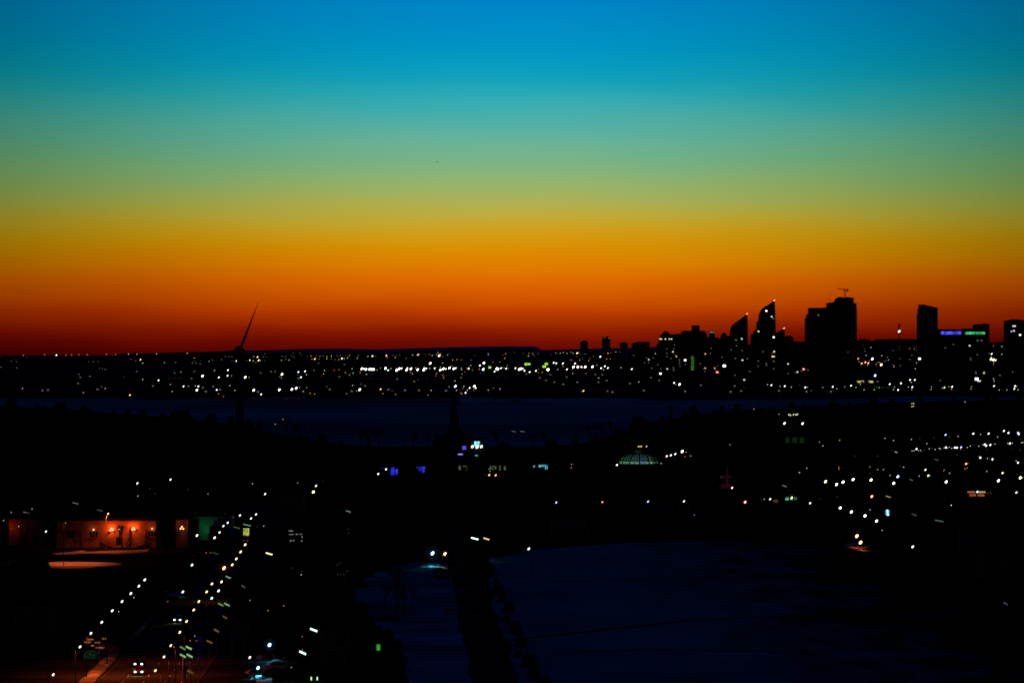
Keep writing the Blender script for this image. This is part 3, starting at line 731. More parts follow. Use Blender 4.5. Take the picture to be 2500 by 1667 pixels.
for px, py, s, c in DOTS:
    hit = None
    for t in TW:
        rl = roofline(t, px)
        if rl is not None and py > rl + 2.5 and py < PH + (HC - terrain(px, t['Y'])) / t['Y'] * F - 12:
            hit = t
            break
    if hit:
        winlight(hit, px, py, c, s, {1: 1.7, 2: 2.3, 3: 3.4, 4: 4.4}[s], {1: 1.5, 2: 2.2, 3: 2.8, 4: 3.4}[s])
        continue
    if s == 1 and c in 'woy':
        Y, h = solve(px, py, 3.0)
        z = terrain(px, Y)
        if h > 4.5:
            street_lamp((wx(px, Y), Y, z), h, c, s, Y, 'dim %s street lamp %s, %s' % (WORD[c], band(py), zone(px)), 'street lamp', 'far shore street lamps')
            continue
        hs = thing('house', (wx(px, Y), Y + 4.3, z), 'house with dim %s window %s, %s' % (WORD[c], band(py), zone(px)), 'house', 'houses on the far shore')
        put('wall', HW, brick_m, hs); r_ = put('roof', HR, roof_m, hs); put('chimney', HCH, brick_m, r_)
        put('door', HD, roof_m, hs)
        put('lit_window', UNIT_BOX, lamp_mat(c, 1), hs, (0, -4.1, h), (0, 0, 0), (2.4, 0.4, 2.0))
    elif s == 2 and c in 'woyc' and solve(px, py, 5.0)[1] == 5.0:
        Y, h = solve(px, py, 5.0)
        z = terrain(px, Y)
        lr = thing('low_rise', (wx(px, Y), Y, z), 'low block with %s window %s, %s' % (WORD[c], band(py), zone(px)), 'low-rise block', 'low-rise blocks on the far shore')
        put('wall', LW, conc_m, lr); put('roof', LR_, roof_m, lr); put('stair_box', LS, conc_m, lr)
        put('lit_window', UNIT_BALL, lamp_mat(c, 2), lr, (0, -0.2, h), HEADROT, (SZ[2][0] * Y / F / 2, 0.3, SZ[2][1] * Y / F / 2))
    else:
        h = 16.0 if s == 4 else 10.0
        Y, h = solve(px, py, h)
        kind = {1: 'small', 2: 'small', 3: 'bright', 4: 'very bright'}[s]
        if s == 4:
            street_lamp((wx(px, Y), Y, terrain(px, Y)), h, c, s, Y, 'very bright %s floodlight mast %s, %s' % (WORD[c], band(py), zone(px)), 'floodlight', 'far shore floodlights', 'floodlight_mast')
        else:
            street_lamp((wx(px, Y), Y, terrain(px, Y)), h, c, s, Y, '%s %s street lamp %s, %s' % (kind, WORD[c], band(py), zone(px)), 'street lamp', 'far shore street lamps')
# low commercial sheds carrying lit fronts
def shed(name, label, px0, px1, py0, py1, Yh, panels, mat=conc_m, lift=3.0, cat='building'):
    cxp = (px0 + px1) / 2
    Y, _ = solve(cxp, py1, lift)
    z = terrain(cxp, Y)
    root = thing(name, (wx(cxp, Y), Y, z), label, cat)
    w = (px1 - px0) / F * Y / 2 + 3
    hh = wz(py0, Y) - z + 2
    put('wall', MB().box(-w, w, 0, 24, -2, hh), mat, root)
    put('roof', MB().box(-w - 0.6, w + 0.6, -0.6, 24.6, hh, hh + 0.5), roof_m, root)
    for a, b, c, d, m_ in panels:
        put('lit_sign', MB().box(wx(a, Y) - wx(cxp, Y), wx(b, Y) - wx(cxp, Y), -0.5, 0.1, wz(d, Y) - z, wz(c, Y) - z), m_, root)
    return root
gs = glow('lime_sign_light', (0.35, 0.75, 0.04), 1.0, 0.4, 0.4)
ys = glow('yellow_window_light', (0.42, 0.42, 0.10), 1.0, 0.8, 0.25)
shed('shop_shed', 'low shed with glowing lime green sign among white floodlights, left of the pair', 1279, 1297, 884, 893, 0, [(1281, 1286.5, 886, 892, gs), (1287.5, 1295, 886.2, 891, gs)])
shed('shop_shed', 'low shed with two stacked lime green signs among white floodlights', 1322, 1340, 884, 898, 0, [(1330, 1337.5, 885.5, 891, gs), (1324.5, 1333, 892, 897.6, gs)])
shed('shop_shed', 'low shed with small lime green sign above the dark spire', 1191, 1200, 892, 900, 0, [(1192.5, 1199, 894, 899.5, gs)])
shed('pavilion', 'waterfront pavilion with a row of yellow lit windows below the stepped tower', 2073, 2136, 928, 937, 0,
     [(2076, 2083.5, 929, 936.5, ys), (2085.5, 2092.5, 929, 936, ys), (2093.5, 2100, 929.5, 936, ys), (2101.5, 2109, 929, 937, ys), (2120, 2132, 929.5, 934.5, ys)])
shed('cyan_lit_shed', 'dark building with a cyan strip light and a green one, right of the sail towers', 1929, 1957, 855, 866, 0,
     [(1931, 1941.2, 859, 862.3, cyan_strip), (1948.5, 1955, 858.6, 861.6, glow('green_strip_light', (0.1, 0.42, 0.2), 1.0))])

# ------------------------------------------------------------------ wind turbine
Y = 1500.0
hx = wx(585.5, Y)
wt = thing('wind_turbine', (hx, Y, 0), 'tall wind turbine with one blade pointing up against the orange sky', 'wind turbine')
put('tower', MB().tube((0, 0, 0), (0, 0, 62), 2.4, 1.5, 20), white_m, wt)
na = put('nacelle', MB().ball((-0.3, 1.0, 64.0), 2.6, 4.6, 2.3, 16, 10), white_m, wt)
put('hub', MB().ball((0.3, -3.6, 64.0), 1.5, 1.8, 1.5, 14, 8), white_m, wt)
def blade(ang):
    n = 22
    m = MB(); v = []; f = []
    L_ = 25.0
    for i in range(n + 1):
        t = i / n
        r = 0.8 + t * (L_ - 0.8)
        c = 0.55 + 0.5 * min(1, t / 0.10) if t < 0.10 else 1.05 * (1 - (t - 0.10) / 0.90) ** 1.1 * 0.92 + 0.12
        th = max(0.06, 0.55 * (1 - t) ** 1.3 * (0.9 if t > .1 else 1))
        for k in range(8):
            a = 2 * math.pi * k / 8
            v.append((c * 0.5 * math.cos(a) * 1.25, th * 0.5 * math.sin(a), r))
    for i in range(n):
        for k in range(8):
            a = i * 8 + k; b = i * 8 + (k + 1) % 8
            f.append((a, b, b + 8, a + 8))
    f += [tuple(range(7, -1, -1)), tuple(range(n * 8, n * 8 + 8))]
    put('blade', m.add(v, f), white_m, wt, (0.3, -3.8, 64.0), (0, R(ang), 0))
for a in (21.2, 141.2, 261.2):
    blade(a)

# ------------------------------------------------------------------ aeroplane
Y = 17000.0
ap = thing('aeroplane', (wx(1068, Y), Y, wz(395.5, Y)), 'tiny dark aeroplane high in the green part of the sky', 'aeroplane', rz=R(28))
ap.rotation_euler = (0, R(-6), R(28))
put('fuselage', MB().tube((-8, 0, 0), (6, 0, 0), 0.9, 1.0, 10).tube((6, 0, 0), (8.5, 0, -0.2), 1.0, 0.3, 10).tube((-8, 0, 0), (-10, 0, 0.5), 0.9, 0.25, 10), steel_m, ap)
put('wing', MB().add([(1.5, 0, -.3), (-1.5, 0, -.3), (-3.5, 9, .4), (-2.3, 9, .4), (1.5, 0, 0), (-1.5, 0, 0), (-3.5, 9, .6), (-2.3, 9, .6)], [(0, 1, 2, 3), (7, 6, 5, 4), (0, 3, 7, 4), (1, 5, 6, 2), (3, 2, 6, 7)]), steel_m, ap)
put('wing', MB().add([(1.5, 0, -.3), (-1.5, 0, -.3), (-3.5, -9, .4), (-2.3, -9, .4), (1.5, 0, 0), (-1.5, 0, 0), (-3.5, -9, .6), (-2.3, -9, .6)], [(3, 2, 1, 0), (4, 5, 6, 7), (4, 7, 3, 0), (2, 6, 5, 1), (7, 6, 2, 3)]), steel_m, ap)
put('tail_fin', MB().prism([(-7, 0.5), (-9.5, 0.5), (-10.8, 3.6), (-9.4, 3.6)], -0.15, 0.15), steel_m, ap)
put('tailplane', MB().add([(-7.8, 0, .6), (-9.4, 0, .6), (-10.2, 3.4, .8), (-10.2, -3.4, .8), (-7.8, 0, .75), (-9.4, 0, .75), (-10.2, 3.4, .9), (-10.2, -3.4, .9)], [(0, 1, 2), (0, 3, 1), (4, 6, 5), (4, 5, 7), (0, 2, 6, 4), (0, 4, 7, 3), (1, 5, 6, 2), (1, 3, 7, 5)]), steel_m, ap)

# ------------------------------------------------------------------ trees
def bare_tree_mesh(h, seed, spread=0.5):
    rnd = random.Random(seed)
    m = MB()
    def grow(p, d, l, r, k):
        q = p + d * l
        m.tube(p, q, r, r * 0.65, 5 if k > 1 else 3)
        if k == 0:
            return
        for _ in range(rnd.choice((2, 3, 3)) if k < 4 else 3):
            ax = Vector((rnd.uniform(-1, 1), rnd.uniform(-1, 1), rnd.uniform(-0.15, 0.7))).normalized()
            nd = (d * (1 - spread * 0.75) + ax * spread).normalized()
            grow(q - d * (l * rnd.uniform(0, 0.4)), nd, l * rnd.uniform(0.58, 0.8), r * 0.62, k - 1)
    grow(Vector((0, 0, 0)), Vector((0.02, 0, 1)).normalized(), h * 0.3, h * 0.026, 5)
    return m
def trunk_and_crown(h, seed, spread=0.5):
    t = MB().tube((0, 0, 0), (0.01 * h, 0, 0.32 * h), h * 0.024, h * 0.017, 7).mesh('trunk')
    c = bare_tree_mesh(h, seed, spread).mesh('crown')
    for x in (t, c):
        x.materials.append(bark_m)
    return t, c
BARE = [trunk_and_crown(10, s, sp) for s, sp in ((3, 0.5), (11, 0.42), (23, 0.6))]
def conifer_mesh(seed):
    rnd = random.Random(seed)
    m = MB()
    for i in range(420):
        t = rnd.random() ** 0.8
        z = 0.8 + t * 9.0
        r = (1 - t) * 2.3 + 0.12
        a = rnd.uniform(0, 6.283)
        rr = r * rnd.uniform(0.35, 1.0)
        l = rnd.uniform(0.5, 0.95) * (0.6 + 0.5 * (1 - t))
        c, s_ = math.cos(a), math.sin(a)
        p = Vector((c * rr, s_ * rr, z))
        o = Vector((c, s_, -0.45)) * l
        w = Vector((-s_, c, 0)) * l * 0.38
        m.add([p - o * 0.5, p + w + o * 0.1, p + o * 0.6, p - w + o * 0.1], [(0, 1, 2, 3)])
    return m
CON = []
for s in (1, 2):
    c = conifer_mesh(s).mesh('crown'); c.materials.append(leaf_m)
    t = MB().tube((0, 0, 0), (0, 0, 9.4), 0.22, 0.04, 6).mesh('trunk'); t.materials.append(bark_m)
    CON.append((t, c))
def tree(name, px, py, h, label, kind=0, con=False, group=None, loc=None):
    p = loc or gp(px, py)
    t, c = (CON if con else BARE)[kind % (2 if con else 3)]
    root = thing(name, p, label, 'tree', group, random.uniform(0, 6.28))
    k = h / 10.0
    put('trunk', t, None, root, scale=(k, k, k)); put('crown', c, None, root, scale=(k, k, k))
    return root

# ------------------------------------------------------------------ near lamps
def near_lamp(px, py, s, c, label, h=9.0, group=None, power=0, name='street_lamp', lit_pole=False, pcol=None, cat='street lamp', arm=0.9):
    p = gp(px, py, h)
    Y = p.y
    root = thing(name, (p.x, Y, 0), label, cat, group)
    a, b = SZ[s]
    k = Y / F / 2
    e_ = (1.15 if s < 3 else 1.6) if py > 1300 else (1.05 if s < 3 else 1.2)
    la, lb = min(a * k * e_, 1.3), min(b * k * e_, 0.9)
    put('pole', UNIT_POLE, pale_steel_m if lit_pole else post_m, root, (arm, 0, 0), (0, 0, 0), (0.13, 0.13, h - 0.3))
    put('arm', MB().tube((arm, 0, h - 0.4), (arm * 0.4, 0, h + 0.1), 0.07, 0.06, 5).tube((arm * 0.4, 0, h + 0.1), (0, 0, h + 0.05), 0.06, 0.06, 5), post_m, root)
    put('lamp_head', UNIT_BALL, lamp_mat(c, s), root, (0, 0, h), HEADROT, (la, lb, lb))
    if power:
        spot('lamp_light', (0, 0, h - la - 0.15), root, power, pcol or (1.0, 0.26, 0.04), 158, 0.5)
    return root
DISH = MB()  # dish added behind some lamps, standing in for a halo of glow
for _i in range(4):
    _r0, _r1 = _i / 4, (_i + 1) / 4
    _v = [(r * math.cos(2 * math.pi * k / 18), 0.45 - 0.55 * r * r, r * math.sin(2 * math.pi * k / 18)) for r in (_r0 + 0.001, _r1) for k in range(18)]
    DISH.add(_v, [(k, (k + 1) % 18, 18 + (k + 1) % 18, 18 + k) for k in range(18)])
DISH = DISH.mesh('halo_dish'); DISH.materials.append(plaster_m)
halo_paint = {'c': dark('painted_cyan_halo', (0.003, 0.022, 0.042), (0.0025, 0.02, 0.038), scale=2), 'o': dark('painted_orange_halo', (0.05, 0.010, 0.001), (0.045, 0.009, 0.001), scale=2)}  # halo colours put into the dish paint
def halo_dish(root, h, Y, rpx, c):
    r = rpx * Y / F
    put('halo_dish', DISH, halo_paint[c], root, (0, 0.5, h), (0, 0, 0), (r, r * 0.5, r))
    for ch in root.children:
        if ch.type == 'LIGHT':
            ch.location = (0, -0.9, h - r - 0.1)          # the lamp's spot moved down, clear of the added dish
ORD = ['nearest', 'second', 'third', 'fourth', 'fifth', 'sixth', 'seventh', 'eighth', 'ninth', 'tenth', 'eleventh', 'twelfth', 'thirteenth', 'fourteenth', 'fifteenth']
SOD = (1.0, 0.125, 0.008)
for i, (px, py) in enumerate(((130, 1646), (195.5, 1578), (222, 1545), (248.5, 1518), (274, 1490), (298, 1467.5), (319.5, 1448), (339, 1430), (353.5, 1414.5))):
    near_lamp(px, py, 3, 'w', '%s white street lamp from the bottom in the left boulevard row' % ORD[i], 9, 'left boulevard lamps', (0, 8000, 7000, 1400, 0, 0, 0, 0, 0)[i], pcol=SOD, arm=-0.9)
for i, (px, py) in enumerate(((379.5, 1636), (400.5, 1602.5), (417, 1575), (439, 1542.5), (455.5, 1516), (473, 1488), (485.5, 1467.5), (504.5, 1444), (517.5, 1424.5), (541, 1419.5), (567, 1378), (577, 1363.5), (587.5, 1346.5), (598.5, 1329))):
    near_lamp(px, py, 3, 'a', '%s warm white street lamp from the bottom in the right boulevard row' % ORD[i], 9, 'right boulevard lamps', (9500, 9000, 8000, 3000, 1500, 0, 0, 0, 0, 0, 0, 0, 0, 0)[i], pcol=SOD)
for i, (px, py) in enumerate(((524, 1312), (536, 1299), (545.5, 1283.5), (556, 1275.5), (613, 1265), (625, 1255))):
    near_lamp(px, py, 3, 'w', '%s white lamp of the slanting row beside the green lit wall' % ORD[i], 9, 'lamps by the green lit wall')
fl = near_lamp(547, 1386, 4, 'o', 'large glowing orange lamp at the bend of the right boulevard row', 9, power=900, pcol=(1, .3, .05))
halo_dish(fl, 9, fl.location.y, 13, 'o')
near_lamp(517, 1459.5, 3, 'c', 'pale cyan lamp right of the boulevard row, lower of two', 8)
near_lamp(533.5, 1441.5, 3, 'c', 'pale cyan lamp right of the boulevard row, upper of two', 8)
near_lamp(446.5, 1444, 3, 'c', 'pale cyan lamp lighting a teal snow patch', 1.5, power=55, pcol=(0.1, 0.8, 0.6))
near_lamp(409.5, 1467.5, 2, 'r', 'small pink lamp below the teal snow patch', 6)
near_lamp(404.5, 1443, 1, 'r', 'faint red lamp left of the teal snow patch', 6)
near_lamp(358.5, 1450.5, 1, 'r', 'faint red lamp between the two boulevard rows', 6)
near_lamp(327, 1458, 2, 'w', 'small lamp below the sixth lamp of the left row', 6)
near_lamp(290, 1492, 2, 'w', 'small lamp beside the fifth lamp of the left row', 6)
near_lamp(475.5, 1551.5, 2, 'a', 'small amber lamp above the upper car with tail lights', 6)
CY = (0.03, 0.55, 0.75)
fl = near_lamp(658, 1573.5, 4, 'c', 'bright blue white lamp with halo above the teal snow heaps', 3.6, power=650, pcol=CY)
halo_dish(fl, 3.6, fl.location.y, 16, 'c')
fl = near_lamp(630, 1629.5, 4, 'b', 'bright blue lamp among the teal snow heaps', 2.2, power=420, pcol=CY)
halo_dish(fl, 2.2, fl.location.y, 11, 'c')
near_lamp(610, 1604, 3, 'w', 'white lamp left of the teal snow heaps', 7)
near_lamp(711.5, 1628, 2, 'c', 'small cyan lamp right of the teal snow heaps', 3, power=60, pcol=(0.05, .6, .2))
near_lamp(694, 1604.5, 1, 'w', 'faint lamp above the teal snow heaps', 6)
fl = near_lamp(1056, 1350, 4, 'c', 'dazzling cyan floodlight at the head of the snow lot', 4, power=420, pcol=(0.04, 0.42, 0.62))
halo_dish(fl, 4, fl.location.y, 20, 'c')
spot('floodlight_beam', (0, -1.2, 4.0), fl, 3000, (0.03, 0.42, 0.60), 70, 0.6, (R(-84), 0, 0))
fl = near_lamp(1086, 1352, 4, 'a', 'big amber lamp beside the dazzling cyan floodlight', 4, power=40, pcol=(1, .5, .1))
halo_dish(fl, 4, fl.location.y, 11, 'o')
near_lamp(1291, 1339, 3, 'w', 'lone white lamp on the far rim of the snow field', 7)
for k, (px, py, s, c, lab) in enumerate(((610.5, 1464.6, 2, 'o', 'orange twin lamp left of the three dark poles'), (692.7, 1477.8, 2, 'o', 'small orange lamp, highest of the three below the window grid'),
        (654.7, 1489.5, 2, 'o', 'small orange lamp between two others below the window grid'), (738, 1552.6, 2, 'o', 'small orange lamp under a white strip light'),
        (738.4, 1584.7, 2, 'o', 'small orange lamp touching a white strip light'), (735.2, 1402, 2, 'w', 'small white lamp below the dark mid-rise with window grid'), (737, 1394, 1, 'w', 'faint lamp above a small white lamp under the mid-rise'),
        (711.9, 1385, 1, 'w', 'faint grey lamp left of the small white lamp under the mid-rise'), (822.6, 1361, 3, 'y', 'bright pale yellow lamp left of the snow lot'), (838, 1275.6, 2, 'y', 'small yellow twinkling lamp above the red twin lamp'),
        (839.6, 1323, 2, 'r', 'small red twin lamp between two yellow lamps'), (745.5, 1283.5, 4, 'b', 'brilliant blue white lamp beside the window grid'), (743.8, 1268.6, 2, 'w', 'small lamp right above the brilliant blue one'),
        (643.8, 1283.5, 2, 'w', 'small white lamp left of the window grid'), (628.5, 1285.6, 1, 'w', 'faint lamp beside a small one left of the window grid'))):
    near_lamp(px, py, s, c, lab, 7)
for k, (px, py, s, c, lab) in enumerate(((335.5, 1179.3, 3, 'w', 'bright white lamp, left of two over the orange lit building'), (416.3, 1170.4, 3, 'w', 'bright white lamp, right of two over the orange lit building'), (459.8, 1194.6, 1, 'w', 'faint lamp below the right bright one over the orange building'),
        (378.4, 1204.8, 1, 'w', 'faint lamp between the two bright ones over the orange building'), (336.5, 1210, 2, 'w', 'small lamp under the left bright one over the orange building'), (366, 1192.5, 1, 'w', 'very faint lamp beside the left bright one over the orange building'),
        (27.2, 1250, 2, 'c', 'small pale lamp at the far left above the red lit wall'), (78.2, 1242, 2, 'w', 'small white lamp above the red lit wall'), (9, 1270, 2, 'w', 'small white lamp at the very left edge'), (45.7, 1284.5, 2, 'w', 'small white lamp in front of the red lit wall'),
        (112.2, 1297, 3, 'w', 'white lamp left of the orange lit building'), (507.8, 1205.3, 2, 'o', 'small orange lamp above the green lit wall'), (616.2, 1180.4, 2, 'w', 'small white lamp above the slanting row'), (647.2, 1205.5, 3, 'w', 'bright white lamp right of the slanting row'),
        (726.8, 1178.3, 2, 'o', 'small orange lamp left of the hillside pair'), (775.2, 1179.8, 1, 'w', 'faint lamp at the top of the hillside pair'), (771.6, 1185.7, 3, 'y', 'upper bright lamp of the hillside pair'), (786.9, 1175, 1, 'o', 'faint orange lamp right of the hillside pair'),
        (765, 1200.6, 4, 'y', 'lower and larger lamp of the hillside pair'), (585.8, 1257.5, 3, 'w', 'white lamp left of the top of the slanting row'), (480.9, 1306.4, 3, 'w', 'white lamp under the green lit wall'), (672.2, 1035.2, 2, 'o', 'lower orange lamp of two by the near shore'),
        (690.7, 1023.5, 2, 'o', 'upper orange lamp of two by the near shore'))):
    near_lamp(px, py, s, c, lab, 8)
# the three lamps whose own poles are lit
near_lamp(160, 1276, 2, 'o', 'orange lamp on a lit pole left of the orange building', 12.8, power=5200, pcol=(1.0, 0.13, 0.008), arm=-0.6)
near_lamp(264, 1253.5, 3, 'o', 'orange lamp on a tall lit pole before the orange building', 12.2, lit_pole=True, power=5000, pcol=SOD, arm=-0.6)
near_lamp(468.8, 1378.5, 3, 'c', 'pale lamp on a short lit pole right of the orange snow', 6, lit_pole=True)

# right hand district
RD = []
def rd(ox, oy, s, txt):
    for tok in txt.replace('\n', ';').split(';'):
        q = tok.strip().split(',')
        if len(q) >= 2:
            RD.append((ox + float(q[0]) / s, oy + float(q[1]) / s, int(q[2]) if len(q) > 2 else 1, q[3] if len(q) > 3 else 'w'))
rd(1950, 960, 4.276, """38,315,3;900,470,2;990,492,2;1175,480,2;1265,467,1;1533,432,3,b;1573,453,1;1665,447,2;1823,420,3;1898,428,2;1983,420,3;2142,392,3;2190,412,3;2288,410,3,b;2297,424,3;2077,455,2;2318,470,1;2325,515,2;2340,512,2;1338,525,2;1410,463,1;2183,520,2;2205,522,3;2230,520,2
1183,600,2;1203,598,2;1230,580,3;1250,597,2;1273,595,2;1310,590,1;1363,578,2;1390,572,1;1425,585,2;1465,572,2;1480,580,2;1518,568,2;1537,563,3;1547,575,2;1570,562,2;1597,573,2;1630,565,3;1653,567,3;1695,562,3,b;1690,585,2,r;1705,587,1,r;1607,604,1,r;1760,563,2;1792,547,2;1833,538,1;1880,550,2;1922,537,2;1942,533,3;1957,546,3;2000,538,3;2030,530,1;2050,528,2;1193,627,1,r;1283,615,1;975,600,1;1008,612,2;1025,615,2;1653,640,1;1885,657,2;1897,672,3;1970,678,2;1997,680,1;2023,687,3;2270,705,2;2290,723,3;2308,587,1;2220,585,1,r;1963,587,1
217,508,2,o;253,547,2;85,780,2;8,825,2;418,770,2,o;420,790,2,o;742,767,2,o;747,782,1,o;825,795,2,g;885,795,2,y;1060,760,1;1095,770,2;1323,797,3;1575,832,2;1565,832,1;1747,735,3,o;1765,733,2,o;1757,778,2,o;1735,787,2,o;1963,813,2;2127,830,3,y;2140,833,2,o;2333,822,1;952,855,2;1035,868,4,b;1258,862,2;1352,858,3,y;1368,858,2;2313,880,4,y;2338,878,2;280,920,4,y;395,950,4;463,925,4;568,898,4;755,903,4;992,937,4;1540,923,4;2085,910,4;740,833,1
763,1075,4,r;227,1098,1,o;400,1075,1;120,1145,2;433,1195,4;550,1236,4;692,1277,4;745,1213,2;1243,1167,3;1388,1173,3;1588,1173,3;1267,1202,1,r;2273,1033,3;583,655,1;823,652,1""")
rd(1950, 1200, 4.276, "813,305,4;870,402,2;1190,573,3;1987,555,3")
rd(1450, 960, 4.276, "1670,163,2,o;1932,217,2,o;1422,535,2,o;760,655,3;803,645,3;850,632,3;922,605,4;905,623,1,o;962,613,2,o;952,660,2,r;1010,652,2,y;240,747,3;572,737,1;703,730,2;835,672,1;2143,827,2;2223,780,2;1443,985,3;88,1133,3,r;565,1128,3,b;940,1125,3;1578,1135,4,r;1840,1103,3;1778,1103,2;1745,1105,1;2258,1145,3;1048,1268,2,b")
rd(850, 1020, 3.92, "288,535,3;363,490,3;1358,510,2,o;1310,543,1,o;1350,545,3,o;1412,547,3,o;1447,553,1,o;1490,540,1,o;2138,443,2,o;2135,477,2,o;2155,443,1,o;2040,335,1")
RD.append((1358, 1226, 3, 'b'))
RD.append((2356, 981, 2, 'w'))
def rlab(px, py, s, c):
    w = {1: 'faint', 2: 'small', 3: 'bright', 4: 'very bright'}[s]
    if px < 1230:
        return '%s %s lamp before the long hall below the dark spire' % (w, WORD[c])
    if px < 1480 and py < 1180:
        return '%s %s lamp between the long hall and the glass dome' % (w, WORD[c])
    if py > 1200 and py < 1245 and px < 1800:
        return '%s %s lamp in the wide spaced row above the snow field' % (w, WORD[c])
    if px < 1720:
        return '%s %s lamp beside the glowing glass dome' % (w, WORD[c])
    if px < 2000 and py < 1080:
        return '%s %s lamp near the domed hall left of the lamp rows' % (w, WORD[c])
    if py < 1070:
        return '%s %s lamp in the upper scattered row at right' % (w, WORD[c])
    if py < 1108 and px > 2210:
        return '%s %s lamp in the dense low row at right' % (w, WORD[c])
    if py < 1135 and px > 2150:
        return '%s %s lamp just below the dense row at right' % (w, WORD[c])
    if py < 1195:
        return '%s %s lamp in the middle of the right hand district' % (w, WORD[c])
    return '%s %s lamp between the right hand district and the snow field' % (w, WORD[c])
for px, py, s, c in RD:
    if py < 1135:
        near_lamp(px, py, s, c, rlab(px, py, s, c), 5, 'park lamps of the right hand district', name='park_lamp', cat='park lamp', arm=0.25)
    else:
        near_lamp(px, py, s, c, rlab(px, py, s, c), 8, 'street lamps of the right hand district')
near_lamp(2092, 1308, 4, 'o', 'upper of two big lamps over the orange lit snow at right', 4, power=300, pcol=SOD)
near_lamp(2101, 1323.5, 4, 'o', 'lower of two big lamps over the orange lit snow at right', 2.6, power=330, pcol=SOD)
for px, py in ((2050, 1074), (2305, 1147)):
    near_lamp(px, py, 2, 'o', 'slim orange lamp on its lit pole %s' % ('left of the lamp rows' if px < 2100 else 'amid the right hand district'), 10, lit_pole=True, power=260, pcol=SOD, arm=-0.3)
# mast with four lamps against the shore
Y = gy(1000, 10)
p = gp(2228.5, 985, 0)
Y = 2400.0
fm = thing('four_lamp_mast', (wx(2228.5, Y), Y, 0), 'mast with four clustered warm lamps, seen against the frozen lake', 'lamp mast')
put('pole', UNIT_POLE, pale_steel_m, fm, (0, 0, 0), (0, 0, 0), (0.3, 0.3, wz(983, Y)))
for dx, py in ((-2.2, 985.2), (1.8, 984.4), (-2.2, 992.6), (1.6, 991.2)):
    put('lamp_head', UNIT_BALL, lamp_mat('a', 2), fm, (dx / F * Y, 0, wz(py, Y)), HEADROT, (0.55, 0.34, 0.34))

